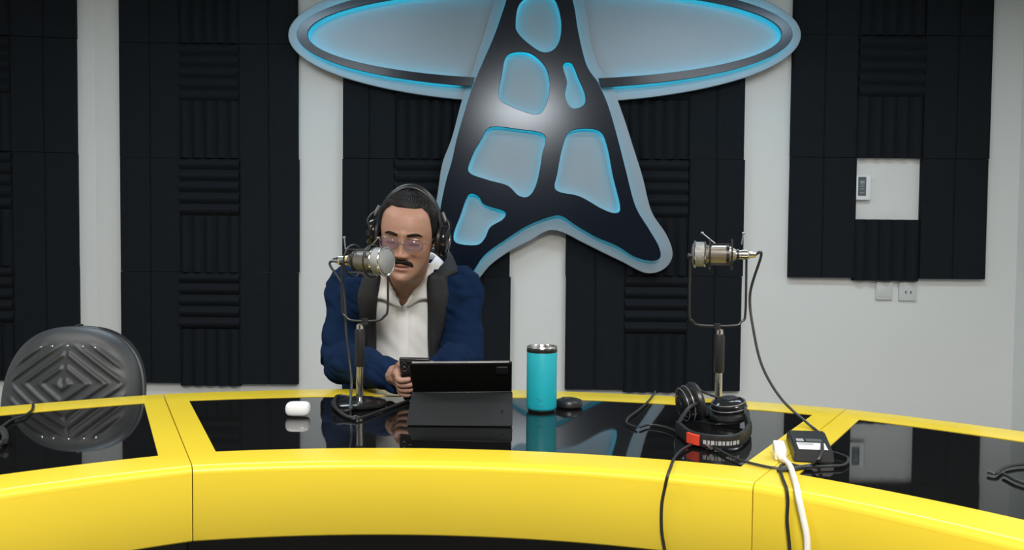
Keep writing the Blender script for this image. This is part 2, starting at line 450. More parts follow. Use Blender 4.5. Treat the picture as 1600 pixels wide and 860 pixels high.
def led(loop, d, Y, r=0.0035, name='led_strip'):
    s = 1 if area(loop) > 0 else -1
    L = inset(loop, d * s)
    MB().tube([(x, Y, z) for x, z in L], r, 5, closed=True).build(name, m_led, sg)
YL = YP + 0.030
led(loopY(leaf, YP), 0.022, YL)
for h in holes: led(loopY(h, YP), -0.014, YL)
for t0, t1 in ((tl + .06, 2 * math.pi - math.acos(-80 / 379)), (-math.acos(65 / 379), tr - .06)):
    for aa, bb in ((372.5, 73.0), (384.5, 82.5)):
        P = [onY(EC[0] + aa * math.cos(t0 + (t1 - t0) * k / 80), EC[1] + bb * math.sin(t0 + (t1 - t0) * k / 80), YP + .034) for k in range(81)]
        MB().tube(P, 0.003, 5).build('led_strip', m_led, sg)
# stand-off posts hold the plates off the wall
for x, y in ((700, 400), (1015, 392), (858, 190), (860, 320), (845, -30)):
    w = onY(x, y, YP); MB().tube([(w.x, YP + .016, w.z), (w.x, WY + .002, w.z)], 0.008, 8).build('standoff', m_steel, sg)
for x, y in ((500, 30), (1200, 30), (620, 121), (1080, 121)):
    w = onY(x, y - 5, YB); MB().tube([(w.x, YP + .024, w.z), (w.x, WY + .002, w.z)], 0.006, 8).build('standoff', m_steel, sg)

# ------------------------------------------------------------------ desk
DC = Vector((-0.16, 0.4228)); DZ = 0.75
RN, RGN, RGF, RF = 1.1315, 1.2378, 1.803, 1.9147
J0, J1 = -20.15, 29.35; SEG = J1 - J0
def rad(Rb, phi):
    t = ((phi - J0) % SEG) / SEG * 2 - 1
    return Rb - 0.011 + 0.030 * t * t
def dp(phi, r, z):
    t = min(1, max(0, (phi - J0) / SEG)); p2 = phi + (-2.8 + 4.1 * t) * (RF - RN)    # the seams fan out a little more than radially
    A = Vector((DC.x + RN * math.sin(R(phi)), DC.y + RN * math.cos(R(phi)), z)); B = Vector((DC.x + RF * math.sin(R(p2)), DC.y + RF * math.cos(R(p2)), z))
    return A + (B - A) * ((r - RN) / (RF - RN))
def seg_thing(label, pa, pb):
    mid = (pa + pb) / 2
    t = thing('curved_desk', label, 'desk', dp(mid, RN, 0), 'modules of the curved yellow desk')
    g = 0.045
    N = 40
    ph = [pa + g + (pb - pa - 2 * g) * k / N for k in range(N + 1)]
    ph2 = [min(max(p, pa + 1e-4), pb - 1e-4) for p in ph]
    R_ = lambda Rb, p: rad(Rb, p)
    fr = MB()
    # near border with rounded nose
    prof = [('n', RGN, DZ, 0)] 
    rr = 0.014
    def nose(p):
        a = R_(RN, p); o = [(R_(RGN, p), DZ)]
        for k in range(7):
            th_ = math.pi / 2 * k / 6
            o.append((a + rr - rr * math.sin(th_), DZ - rr + rr * math.cos(th_)))
        o += [(a, DZ - 0.0152), (R_(RGN, p), DZ - 0.0152)]
        return o
    fr.grid([[dp(p, r, z) for r, z in nose(p)] for p in ph2], closeu=True, cap=True)
    def far(p):
        a = R_(RF, p); b = R_(RGF, p); o = [(b, DZ - 0.026), (b, DZ)]
        for k in range(5):
            th_ = math.pi / 2 * k / 4
            o.append((a - 0.006 + 0.006 * math.sin(th_), DZ - 0.006 + 0.006 * math.cos(th_)))
        return o + [(a, DZ - 0.026)]
    fr.grid([[dp(p, r, z) for r, z in far(p)] for p in ph2], closeu=True, cap=True)
    hw = 0.049
    def pe(r, s):
        d = math.degrees(math.asin(hw / r)); return pa + d if s < 0 else pb - d
    K = 12
    for s in (-1, 1):
        rows = []
        pj = pa + g if s < 0 else pb - g
        for k in range(K + 1):
            f = k / K
            r0 = RGN + (RGF - RGN) * f
            p_in = pe(r0, s); r_in = R_(RGN, p_in) * (1 - f) + R_(RGF, p_in) * f
            pjj = min(max(pj, pa + 1e-4), pb - 1e-4); r_j = R_(RGN, pjj) * (1 - f) + R_(RGF, pjj) * f
            A_ = dp(pj, r_j, DZ); B_ = dp(p_in, r_in, DZ); dz = Vector((0, 0, -0.026))
            rows.append([A_, B_, B_ + dz, A_ + dz])
        fr.grid(rows, closeu=True, cap=True)
    fr.build('top_frame', m_yellow, t, angle=50)
    # black glass inlay
    gl = MB(); rows = []; rb = []
    e = 0.0012
    for k in range(K + 1):
        f = k / K; row = []
        r0 = RGN + (RGF - RGN) * f
        a = pe(r0, -1); b = pe(r0, 1)
        for i in range(N + 1):
            p = a + (b - a) * i / N
            r = R_(RGN, p) * (1 - f) + R_(RGF, p) * f
            row.append(dp(p, r, DZ - 0.0015))
        rows.append(row)
    gl.grid(rows)
    nb = len(gl.v); n0 = N + 1
    gl.grid([[v + Vector((0, 0, -0.008)) for v in r] for r in rows])
    per = [i for i in range(n0)] + [k * n0 + N for k in range(1, K + 1)] + [K * n0 + i for i in range(N - 1, -1, -1)] + [k * n0 for k in range(K - 1, 0, -1)]
    for i in range(len(per)):
        a, b = per[i], per[(i + 1) % len(per)]; gl.f.append((a, b, nb + b, nb + a))
    gl.build('glass_inlay', m_glass, t, angle=30)
    fa = MB()
    fa.grid([[dp(p, R_(RN, p) + dr, z) for dr, z in ((0.0, DZ - 0.0150), (0.0, 0.619), (0.004, 0.615), (0.022, 0.615), (0.022, DZ - 0.0150))] for p in ph2], closeu=True, cap=True)
    fa.build('fascia', m_yellow, t, angle=50)
    pl = MB()
    pl.grid([[dp(p, R_(RN, p) + dr, z) for dr, z in ((0.10, 0.72), (0.10, 0.0), (0.13, 0.0), (0.13, 0.72))] for p in ph2], closeu=True, cap=True)
    pl.build('plinth', m_blackpanel, t, angle=50)
    ub = MB()
    ub.grid([[dp(p, R_(Rb, p) + dr, z) for Rb, dr, z in ((RN, 0.022, DZ - 0.0265), (RF, -.01, DZ - 0.0265), (RF, -.01, DZ - .04), (RN, .022, DZ - .04))] for p in ph2], closeu=True, cap=True)
    ub.build('underboard', m_blackpanel, t, angle=50)
    for p in (pa + 1.5, pb - 1.5):
        c = dp(p, RF - .10, 0); MB().tube([(c.x, c.y, 0), (c.x, c.y, DZ - .038)], 0.022, 14).build('leg', m_blackpanel, t)
    return t
seg_thing('yellow curved desk module with black glass top where the man sits', J0, J1)
seg_thing('yellow curved desk module with black glass top in front of the empty chair', J0 - SEG, J0)
seg_thing('yellow curved desk module with black glass top beside the black adapter and white cable', J1, J1 + SEG)
def onF(px, py, out=0.006):
    """point on the desk's near face"""
    d = ray(px, py); lo, hi = 0.3, 2.5
    def g(t):
        q_ = CAM + d * t; dx, dy = q_.x - DC.x, q_.y - DC.y
        return math.hypot(dx, dy) - (rad(RN, math.degrees(math.atan2(dx, dy))) - out)
    for _ in range(60):
        mid = (lo + hi) / 2
        if g(mid) > 0: hi = mid
        else: lo = mid
    return CAM + d * lo
def onD(px, py, h=0.004): return onZ(px, py, DZ + h)

# ------------------------------------------------------------------ office chairs
def make_chair():
    t = thing('office_chair', 'empty dark office chair with a ribbed rounded backrest behind the desk', 'office chair', (0, 0, 0), 'office chairs', world=False)
    H0, H1, HW = 0.47, 0.915, 0.183
    def hw(v):   # half width along height 0..1
        z = v
        if z < 0.15: return HW * (0.80 + 0.2 * math.sqrt(max(0, 1 - ((0.15 - z) / 0.15) ** 2)))
        if z < 0.56: return HW
        u = (z - 0.56) / 0.44
        return HW * (max(0, 1 - u ** 2.4)) ** (1 / 2.4)
    zc = 0.655
    def relief(x, z):
        ax = abs(x - 0.0)
        edge = 1.0
        w = hw((z - H0) / (H1 - H0))
        if ax > w - 0.026 or z > H1 - 0.040 or z < H0 + .05: return 0
        fade = min(1, (w - 0.026 - ax) / 0.02, (H1 - 0.040 - z) / 0.02)
        if z > 0.775:
            if ax < 0.006 : return 0
            d = ax * 0.74 + (z - 0.775)
        else:
            d = ax * 0.74 + (0.775 - z) * 1.0
        s = math.cos(2 * math.pi * (d - 0.012) / 0.033)
        return 0.0065 * fade * max(0, s) ** 0.8
    NU, NV = 130, 120
    def yb(x, z): 
        return -0.02 + 0.9 * x * x + 0.08 * ((z - 0.66) / 0.2) ** 2 * 0.2 + (z - 0.5) * 0.16
    rows = []
    for j in range(NV + 1):
        v = j / NV; z = H0 + (H1 - H0) * (1 - (1 - v) ** 1.6) if v < 1 else H1
        w = hw((z - H0) / (H1 - H0)); row = []
        for i in range(NU + 1):
            u = -1 + 2 * i / NU; x = w * math.sin(u * math.pi / 2)
            ed = 1 - abs(x) / max(w, 1e-4); edz = min((H1 - z) / 0.04, (z - H0) / 0.04, 1)
            t1 = min(1, max(0, ed * w / 0.055)); t2 = min(1, max(0, min(H1 - z, z - H0) / 0.055))
            puff = 0.028 * math.sqrt(max(0, 1 - (1 - t1) ** 2)) * math.sqrt(max(0, 1 - (1 - t2) ** 2))
            row.append((x, yb(x, z) - puff - relief(x, z), z))
        rows.append(row)
    fr = MB(); fr.grid(rows)
    br = fr.build('backrest', m_leather, t, angle=80)
    bk = MB(); rows = []
    for j in range(41):
        v = j / 40; z = H0 - .004 + (H1 - H0 + .008) * (1 - (1 - v) ** 1.6)
        w = hw(min(1, max(0, (z - H0) / (H1 - H0)))) + 0.004; row = []
        for i in range(41):
            u = -1 + 2 * i / 40; x = w * math.sin(u * math.pi / 2); row.append((x, yb(x, z) + 0.002, z))
        for i in range(40, -1, -1):
            u = -1 + 2 * i / 40; x = w * math.sin(u * math.pi / 2) * 0.97; row.append((x, yb(x, z) + 0.03, z))
        rows.append(row)
    bk.grid(rows, closeu=True, cap=True); bk.build('back_shell', m_black, br, angle=60)
    for x in (-0.07, -.04, 0, .04, .07):
        z = H1 - 0.046 - 0.9 * x * x
        MB().lathe([(0.0, 0), (0.003, 0), (0.003, .003), (0.001, .0042)], (x, yb(x, z) - 0.0275, z), 10, Matrix.Rotation(R(90), 3, 'X')).build('button', m_steel, br)
    # seat, lift, base
    st = MB(); rows = []
    for j in range(9):
        a = math.pi * j / 8; s = 1 - 0.06 * (1 - math.sin(a)); z = 0.45 - 0.035 * math.cos(a)
        rows.append([(0.212 * s * math.copysign(abs(math.cos(b)) ** 0.6, math.cos(b)), -0.24 + 0.23 * s * math.copysign(abs(math.sin(b)) ** 0.6, math.sin(b)), z) for b in [2 * math.pi * k / 40 for k in range(40)]])
    st.grid(rows, closeu=True, cap=True); st.build('seat', m_leather, t, angle=60)
    MB().tube([(0, -.10, .40), (0, 0.05, .41), (0, .075, .47), (0, .065, .62)], 0.016, 10).build('back_bracket', m_black, t)
    MB().tube([(0, -.22, .11), (0, -.22, .25), (0, -.22, .2501), (0, -.22, .42)], [.026, .026, .016, .016], 14).build('gas_lift', m_black, t)
    for k in range(5):
        a = 2 * math.pi * k / 5 + .3; dx, dy = math.cos(a), math.sin(a)
        MB().tube([(0, -.22, .115), (dx * .15, -.22 + dy * .15, .10), (dx * .29, -.22 + dy * .29, .075)], [.026, .022, .015], 10).build('base_leg', m_black, t)
        cst = MB()
        cst.lathe([(0.02, -.02), (0.028, -.016), (0.028, .016), (.02, .02)], (dx * .29, -.22 + dy * .29, .0285), 18, Matrix.Rotation(a, 3, 'Z') @ Matrix.Rotation(R(90), 3, 'X'))
        cst.tube([(dx * .29, -.22 + dy * .29, .03), (dx * .29, -.22 + dy * .29, .08)], .007, 8)
        cst.build('caster', m_black, t)
    return t
chair = make_chair()
ct = onY(109, 516, 2.24)
chair.location = (ct.x, 2.20, 0)
ch2 = copy_tree(chair); ch2['label'] = 'dark office chair that the seated man hides from view'
ch2.location = (-0.315, 2.80, 0)

# ------------------------------------------------------------------ the man
HS = 0.955
HC = Vector((-0.273, 2.27, 1.163))
HM = Matrix.Translation(HC) @ Matrix.Rotation(R(5.0), 4, 'Y') @ Matrix.Rotation(R(11), 4, 'X') @ Matrix.Rotation(R(-3), 4, 'Z') @ Matrix.Scale(HS, 4)
def cub(xs, ys):
    xs = np.array(xs, float); ys = np.array(ys, float)
    d = np.diff(ys) / np.diff(xs); m = np.zeros_like(ys); m[0] = d[0]; m[-1] = d[-1]
    for i in range(1, len(xs) - 1): m[i] = 0 if d[i - 1] * d[i] <= 0 else 2 * d[i - 1] * d[i] / (d[i - 1] + d[i])
    def f(x):
        x = np.clip(x, xs[0], xs[-1]); i = np.clip(np.searchsorted(xs, x) - 1, 0, len(xs) - 2)
        h = xs[i + 1] - xs[i]; t = (x - xs[i]) / h
        return (2 * t ** 3 - 3 * t ** 2 + 1) * ys[i] + (t ** 3 - 2 * t ** 2 + t) * h * m[i] + (-2 * t ** 3 + 3 * t ** 2) * ys[i + 1] + (t ** 3 - t ** 2) * h * m[i + 1]
    return f
hW = cub([-.120, -.117, -.108, -.095, -.078, -.055, -.03, 0, .03, .06, .085, .103, .114, .118], [.004, .019, .033, .043, .0515, .060, .0665, .0705, .0735, .073, .063, .045, .022, .003])
hF = cub([-.120, -.117, -.108, -.095, -.078, -.055, -.03, 0, .03, .06, .085, .103, .114, .118], [.062, .074, .083, .085, .084, .085, .087, .089, .092, .085, .066, .042, .020, .003])
hB = cub([-.120, -.117, -.108, -.095, -.078, -.055, -.03, 0, .03, .06, .085, .103, .114, .118], [-.045, -.04, -.025, -.002, .030, .066, .088, .099, .104, .100, .082, .055, .026, .003])
NEXP = 2.35
def G(x, z, x0, z0, sx, sz): return math.exp(-((x - x0) / sx) ** 2 - ((z - z0) / sz) ** 2)
def feat(x, z):
    ax = abs(x); d = 0.0
    # nose
    if -.062 < z < .03:
        k = (0.02 - z) / 0.057
        if k < 0: h = 0.004 * math.exp(-((z - .02) / .008) ** 2); sg_ = .008
        elif k <= 1: h = .004 + .0205 * k ** 1.15; sg_ = .0075 + .0055 * k ** 2
        else: h = .0245 * max(0, 1 - ((k - 1) / 0.19) ** 2); sg_ = .013
        d += h * math.exp(-(ax / sg_) ** 2)
    d += 0.0105 * G(ax, z, .0145, -.0385, .0065, .0075)
    d -= 0.0115 * G(ax, z, .031, .001, .018, .012)
    d += 0.0085 * G(ax, z, .031, -.0015, .0135, .0085)
    d += 0.0045 * G(ax, z, .028, .0185, .022, .0065)
    d += 0.0050 * G(ax, z, .043, -.030, .020, .016)
    d -= 0.0030 * G(ax, z, .046, -.062, .014, .016)
    d += 0.0040 * G(ax, z, 0, -.056, .022, .012)
    d += 0.0050 * G(ax, z, 0, -.0655, .019, .0045)
    d += 0.0062 * G(ax, z, 0, -.0775, .016, .0055)
    d -= 0.0075 * G(ax, z, 0, -.0712, .021, .0022)
    d -= 0.0035 * G(ax, z, 0, -.0875, .02, .005)
    d += 0.0060 * G(ax, z, 0, -.104, .018, .010)
    d -= 0.0040 * G(ax, z, .027, -.050, .006, .013)
    return d
def head_pt(a, z):
    w, f, b = float(hW(z)), float(hF(z)), float(hB(z))
    s, c = math.sin(a), math.cos(a)
    x = w * math.copysign(abs(s) ** (2 / NEXP), s)
    if c >= 0:
        y = -f * abs(c) ** (2 / NEXP); y -= feat(x, z) * min(1, c * 2.2)
    else: y = b * abs(c) ** (2 / 2.1)
    return Vector((x, y, z))
def face_y(x, z):
    w, f = float(hW(z)), float(hF(z)); q_ = min(.995, abs(x) / w)
    c = (1 - q_ ** NEXP) ** (1 / NEXP); cc = c ** (NEXP / 2)
    return -f * c - feat(x, z) * min(1, cc * 2.2)

# torso sections: z, centre x, centre y, half width, front, back
TS = [(.495, -.313, 2.640, .165, .105, .115), (.60, -.313, 2.625, .165, .115, .115), (.72, -.313, 2.602, .168, .120, .115), (.82, -.313, 2.580, .172, .120, .115), (.92, -.311, 2.552, .178, .118, .112),
      (.985, -.308, 2.526, .180, .108, .105), (1.025, -.305, 2.505, .163, .092, .096), (1.055, -.301, 2.485, .120, .078, .086), (1.080, -.297, 2.463, .082, .068, .075), (1.105, -.292, 2.440, .062, .060, .062)]
tz = [t[0] for t in TS]
tfun = [cub(tz, [t[i] for t in TS]) for i in range(1, 6)]
def torso_pt(a, z, off=0.0, n=2.5):
    cx, cy, w, f, b = [float(fn(z)) for fn in tfun]
    w += off; f += off; b += off
    s, c = math.sin(a), math.cos(a)
    x = cx + w * math.copysign(abs(s) ** (2 / n), s)
    y = cy + (-f if c >= 0 else b) * abs(c) ** (2 / n)
    return Vector((x, y, z))
def torso_front(xr, z, off=0.0, n=2.5):
    cx, cy, w, f, b = [float(fn(z)) for fn in tfun]
    q_ = min(.99, abs(xr) / (w + off)); return Vector((cx + xr, cy - (f + off) * (1 - q_ ** n) ** (1 / n), z))

SHL, ELL, WRL = Vector((-.462, 2.53, 1.005)), Vector((-.470, 2.395, .800)), Vector((-.322, 2.215, .803))
SHR, ELR, WRR = Vector((-.166, 2.53, 1.000)), Vector((-.140, 2.405, .805)), Vector((-.175, 2.200, .815))

# phone frame
PT, PBm = Vector((-.233, 2.065, .868)), Vector((-.233, 2.150, .757))
pv = (PT - PBm).normalized(); pu = Vector((1, 0, -.05)).normalized(); pu = (pu - pv * pu.dot(pv)).normalized()
pn = pu.cross(pv).normalized()
if pn.y > 0: pn = -pn
PL = 0.147; PW = 0.073; PC = PT - pv * PL / 2
def ph(u, v, n): return PC + pu * u + pv * v + pn * n

body = MB()
rows = []
zz = list(np.concatenate([np.linspace(-.120, -.04, 60), np.linspace(-.038, .03, 48), np.linspace(.033, .118, 40)]))
for z in zz: rows.append([HM @ head_pt(2 * math.pi * k / 140, z) for k in range(140)])
body.grid(rows, closeu=True, cap=True)
for s in (-1, 1):   # ears
    e = [Vector((s * .072, .012, .022)), Vector((s * .079, .016, .012)), Vector((s * .079, .014, -.008)), Vector((s * .072, .006, -.026))]
    body.tube([HM @ p for p in cr(e, 4)], 0.0075, 8)
nk = [HM @ Vector((0, .028, -.02)), HM @ Vector((0, .034, -.075)), Vector((-.290, 2.405, 1.075)), Vector((-.297, 2.465, 1.03)), Vector((-.303, 2.52, .97))]
body.tube(cr(nk, 5), [0.055] * 5 + [0.054] * 5 + [.057] * 5 + [.055] * 5 + [.04], 24)
rows = [[torso_pt(2 * math.pi * k / 48, z, -0.012) for k in range(48)] for z in np.linspace(.51, 1.08, 40)]
body.grid(rows, closeu=True, cap=True)
def limb(mb, pts, rad_, n=14): mb.tube(cr(pts, 6), list(np.interp(np.linspace(0, len(pts) - 1, (len(pts) - 1) * 6 + 1), range(len(pts)), rad_)), n)
limb(body, [SHL, (SHL + ELL) / 2, ELL], [.05, .045, .038]); limb(body, [ELL, (ELL + WRL) / 2, WRL], [.038, .036, .025])
limb(body, [SHR, (SHR + ELR) / 2, ELR], [.05, .045, .038]); limb(body, [ELR, (ELR + WRR) / 2, WRR], [.038, .036, .025])
# hands (palm + five fingers each), closed on the phone
def hand(s, wr, v0, spread):
    U = lambda u, v, n: ph(s * u, v, n)
    kn = [(0.047, v0 + .021), (0.047, v0 + .007), (0.0465, v0 - .007), (0.046, v0 - .020)]
    palm_c = U(.050, v0 - .006, -.030)
    limb(body, [wr, (wr * .45 + palm_c * .55), palm_c], [.025, .027, .024], 12)
    for (ku, kv) in kn:
        k_ = U(ku, kv, -.010)
        limb(body, [wr * .5 + palm_c * .5, k_], [.014, .0115], 10)
    lens_ = [.030, .036, .033, .024]
    for i, (ku, kv) in enumerate(kn):
        L = lens_[i] * spread
        dv = .004 * (1.5 - i)
        limb(body, [U(ku, kv, -.012), U(ku - .004, kv + dv * .3, .006), U(ku - .011, kv + dv * .6, .0165), U(ku - .011 - L * .55, kv + dv, .0175), U(ku - .011 - L, kv + dv * 1.2, .0145)], [.0088, .0083, .0078, .0073, .0060], 10)
    limb(body, [palm_c + (wr - palm_c) * .2, U(.044, v0 + .022, -.032), U(.036, v0 + .036, -.027), U(.024, v0 + .046, -.0165)], [.0145, .0125, .0110, .0080], 10)
hand(-1, WRL, -.012, 0.85)
hand(1, WRR, -.012, 0.9)
# legs
for s in (-1, 1):
    hip = Vector((-.313 + s * .085, 2.62, .565)); kn = Vector((-.313 + s * .11, 2.20, .575)); an = Vector((-.313 + s * .11, 2.24, .09))
    limb(body, [hip, (hip + kn) / 2, kn], [.078, .070, .052]); limb(body, [kn, kn * .65 + an * .35, an], [.052, .050, .035])
    limb(body, [an, an + Vector((0, -.06, -.04)), an + Vector((0, -.15, -.06))], [.033, .03, .022])
man = thing('person', 'seated person in a navy jacket and white open-collar shirt looking down at a phone', 'person', (-.313, 2.62, 0))
offm = Vector(OFF[man.name])
me = remesh(body, 0.0024, 'body', 3, 0.5)
# skin colour by place on the head
co = np.zeros(len(me.vertices) * 3); me.vertices.foreach_get('co', co); co = co.reshape(-1, 3)
inv = np.array(HM.inverted()); loc = co @ inv[:3, :3].T + inv[:3, 3]
x, y, z = loc[:, 0], loc[:, 1], loc[:, 2]; ax = np.abs(x); front = (y < -.03)
col = np.tile(np.array([.43, .235, .165]), (len(co), 1))
def blend(mask, c):
    global col
    mask = np.clip(mask, 0, 1)[:, None]; col = col * (1 - mask) + np.array(c) * mask
gg = lambda x0, z0, sx, sz: np.exp(-((ax - x0) / sx) ** 2 - ((z - z0) / sz) ** 2) * front
blend(.5 * gg(.045, -.03, .022, .018), (.46, .205, .15))
blend(.55 * gg(0, -.038, .014, .012), (.46, .20, .15))
blend(.35 * gg(.0, -.09, .045, .03), (.30, .175, .135))            # shaven chin
lipm = gg(0, -.0655, .022, .0042) + gg(0, -.0775, .019, .0052)
blend(.75 * lipm, (.36, .135, .11))
blend(1.3 * np.exp(-((z + .0712) / .0017) ** 2) * (ax < .021) * front, (.05, .015, .012))    # parted mouth
lash = np.exp(-((z + .0085 - .25 * (np.minimum(ax, .045) - .031) ** 2 * 40) / .0014) ** 2) * ((ax > .018) & (ax < .045)) * front
blend(1.2 * lash, (.03, .018, .015))
blend(.45 * gg(.031, .002, .017, .007), (.30, .15, .125))          # eyelids
at = me.color_attributes.new('skin', 'FLOAT_COLOR', 'POINT')
at.data.foreach_set('color', np.concatenate([col, np.ones((len(co), 1))], 1).ravel())
me.vertices.foreach_set('co', (co - np.array(offm)).ravel()); me.update()
m_skin = bpy.data.materials.new('skin'); m_skin.use_nodes = True
nt = m_skin.node_tree; bs = nt.nodes['Principled BSDF']; an_ = nt.nodes.new('ShaderNodeVertexColor'); an_.layer_name = 'skin'
nz = nt.nodes.new('ShaderNodeTexNoise'); nz.inputs['Scale'].default_value = 90
mx = nt.nodes.new('ShaderNodeMix'); mx.data_type = 'RGBA'; mx.blend_type = 'MULTIPLY'; mx.inputs[0].default_value = .25
nt.links.new(an_.outputs[0], mx.inputs[6]); nt.links.new(nz.outputs['Color'], mx.inputs[7]); nt.links.new(mx.outputs[2], bs.inputs['Base Color'])
bs.inputs['Roughness'].default_value = .5; bs.inputs['Subsurface Weight'].default_value = .08; bs.inputs['Subsurface Radius'].default_value = (.006, .003, .002); bs.inputs['Subsurface Scale'].default_value = 1
link('body', me, m_skin, man)

# hair: swept-back cap over the scalp
def hairline(a):
    d = abs(math.degrees(a))
    return float(np.interp(d, [0, 20, 38, 52, 62, 72, 88, 100, 120, 180], [.086, .086, .088, .076, .048, .016, -.018, -.012, -.045, -.062]))
hr = MB(); rows = []
NA = 220
for j in range(46):
    v = j / 45; row = []
    for k in range(NA):
        a = -math.pi + 2 * math.pi * k / NA
        zl = hairline(a) ; z = zl + (.1175 - zl) * v
        p = head_pt(a, z); nrm = Vector((p.x, p.y, max(0, (z - .0)) * 1.2)).normalized()
        th_ = .0012 + .0085 * min(1, v / .30) ** .8
        if abs(a) > R(60): th_ *= .75
        st_ = .0016 * math.sin(k * 2.1 + 2.5 * math.sin(v * 4 + k * .13)) + .0022 * noise.noise(p * 60)
        row.append(HM @ (p + nrm * (th_ + st_ * min(1, v * 5)) + Vector((0, 0, .002 * min(1, v * 3)))))
    rows.append(row)
hr.grid(rows, closeu=True, cap=False)
hr.f.append(tuple(len(hr.v) - NA + k for k in range(NA)))
hr.build('hair', m_hair, man, angle=80)
def face_strip(name, pts, rs, flat=.5, m=m_hair, lift=0.0):
    """tapered furry strip lying on the face: pts [(x,z)]"""
    P = cr([(x_, 0, z_) for x_, z_ in pts], 8); n = len(P); rr = np.interp(np.linspace(0, len(pts) - 1, n), range(len(pts)), rs)
    rows = []
    for i in range(n):
        t = (P[min(i + 1, n - 1)] - P[max(i - 1, 0)]).normalized(); up = Vector((-t.z, 0, t.x)); ring = []
        for k in range(10):
            b = 2 * math.pi * k / 10
            q_ = P[i] + up * (rr[i] * math.cos(b) * (1 + .25 * noise.noise(Vector((i * .9, k, 3)))))
            yy = face_y(q_.x, q_.z) - rr[i] * flat * math.sin(b) - lift
            ring.append(HM @ Vector((q_.x, yy, q_.z)))
        rows.append(ring)
    mb_ = MB(); mb_.grid(rows, closeu=True, cap=True); return mb_.build(name, m, man, angle=80)
face_strip('moustache', [(-.031, -.0705), (-.025, -.062), (-.013, -.0565), (0, -.0555), (.013, -.0565), (.025, -.062), (.031, -.0705)], [.0018, .0052, .0068, .0056, .0068, .0052, .0018], .75)
face_strip('eyebrow', [(-.050, .0155), (-.039, .0208), (-.026, .0198), (-.013, .0165)], [.0016, .0036, .0042, .0034], .5)
face_strip('eyebrow', [(.050, .0155), (.039, .0208), (.026, .0198), (.013, .0165)], [.0016, .0036, .0042, .0034], .5)

# shirt (with an open V neck)
def shirt_v(z): return float(np.interp(z, [.955, .99, 1.03, 1.06, 1.10], [0, .020, .038, .050, .062]))
sh = MB(); rows = []
for z in np.linspace(.50, 1.085, 110):
    row = []
    for k in range(160):
        a = 2 * math.pi * k / 160
        a = a + 0.0
        p = torso_pt(a, z, 0.0); cx = float(tfun[0](z))
        if math.cos(a) > 0 and z > .955:
            d = shirt_v(z) - abs(p.x - cx - .004)
            if d > 0: p.y += min(1, d / .006) * .035
        w_ = noise.noise(Vector((p.x * 14, p.y * 6, p.z * 9))) * .005 + noise.noise(Vector((p.x * 30 + p.z * 25, 4, p.z * 14))) * .003
        if math.cos(a) > 0: p.y -= w_
        row.append(p)
    rows.append(row)
sh.grid(rows, closeu=True, cap=True)
shirt = sh.build('shirt', m_shirt, man, angle=80)
# placket and collar
pk = MB(); rows = []
for z in np.linspace(.60, .958, 40):
    r0 = []
    for u in (-.014, -.013, .013, .014):
        p = torso_front(.006 + u, z, .0); w_ = noise.noise(Vector((p.x * 14, p.y * 6, p.z * 9))) * .005 + noise.noise(Vector((p.x * 30 + p.z * 25, 4, p.z * 14))) * .003
        p.y -= w_ + (.0035 if abs(u) < .0135 else -.004); r0.append(p)
    rows.append(r0)
pk.grid(rows); pk.build('placket', m_shirt, shirt, angle=50)
def collar(s):
    # inner edge follows the V and the neck, outer edge is the flap with a point
    inner = [(.004 * s + .004, .960, .006), (.020 * s + .004, .995, .008), (.038 * s + .004, 1.030, .010), (.056 * s, 1.065, .012)]
    outer = [(.014 * s + .004, .962, .008), (.052 * s, .985, .014), (.084 * s, .992, .016), (.094 * s, 1.040, .014)]
    I = [torso_front(x_, z_, o_) for x_, z_, o_ in inner]; O = [torso_front(x_, z_, o_) for x_, z_, o_ in outer]
    nb = float(tfun[1](1.09))
    for ang, zi, zo in ((70, 1.098, 1.062), (110, 1.110, 1.068), (150, 1.118, 1.07), (180, 1.12, 1.07)):
        a = R(ang) * s
        I.append(torso_pt(a, min(zi, 1.10), .010) + Vector((0, 0, zi - min(zi, 1.10)))); O.append(torso_pt(a, zo, .020))
    I = cr(I, 5); O = cr(O, 5); rows = []
    for a_, b_ in zip(I, O):
        mid = (a_ + b_) / 2 + Vector((0, -.006, .004))
        rows.append([a_, a_ * .5 + mid * .5 + Vector((0, -.002, .001)), mid, mid * .4 + b_ * .6, b_])
    mb_ = MB(); mb_.grid(rows); o = mb_.build('collar', m_shirt, shirt, angle=80)
    sd = o.modifiers.new('s', 'SOLIDIFY'); sd.thickness = .003; sd.offset = 0
collar(-1); collar(1)

# jacket
def jopen(z, s): return float(np.interp(z, [.55, .78, .88, .97, 1.03, 1.10], [.088, .086, .082, .080, .074, .074])) + (.004 if s > 0 else -.004)
jk = MB(); rows = []
for z in np.linspace(.52, 1.075, 70):
    row = []
    for k in range(180):
        a = 2 * math.pi * k / 180; cx = float(tfun[0](z)); p = torso_pt(a, z, .024)
        if math.cos(a) > -.05:
            xr = p.x - cx; d = jopen(z, xr) - abs(xr)
            if d > -.004:
                p.y += min(1, (d + .004) / .010) * .062
        row.append(p)
    rows.append(row)
jk.grid(rows, closeu=True, cap=True)
def sleeve(sh_, el, wr, s):
    fa = wr - el
    cuff = el + fa * (1.24 if s < 0 else 1.06)
    up = Vector((s * .012, 0, .012))
    limb(jk, [sh_ + Vector((-s * .07, .0, .028)), sh_ + up, sh_ * .62 + el * .38 + Vector((s * .006, .01, 0)), sh_ * .3 + el * .7 + Vector((s * .008, .008, 0)), el + Vector((s * .006, .012, .006))], [.050, .068, .066, .063, .058], 24)
    limb(jk, [el + Vector((s * .004, .006, .008)), el + fa * .35 + Vector((0, 0, .012)), el + fa * .7 + Vector((0, 0, .006)), cuff], [.060, .056, .048, .041], 24)
sleeve(SHL, ELL, WRL, -1); sleeve(SHR, ELR, WRR, 1)
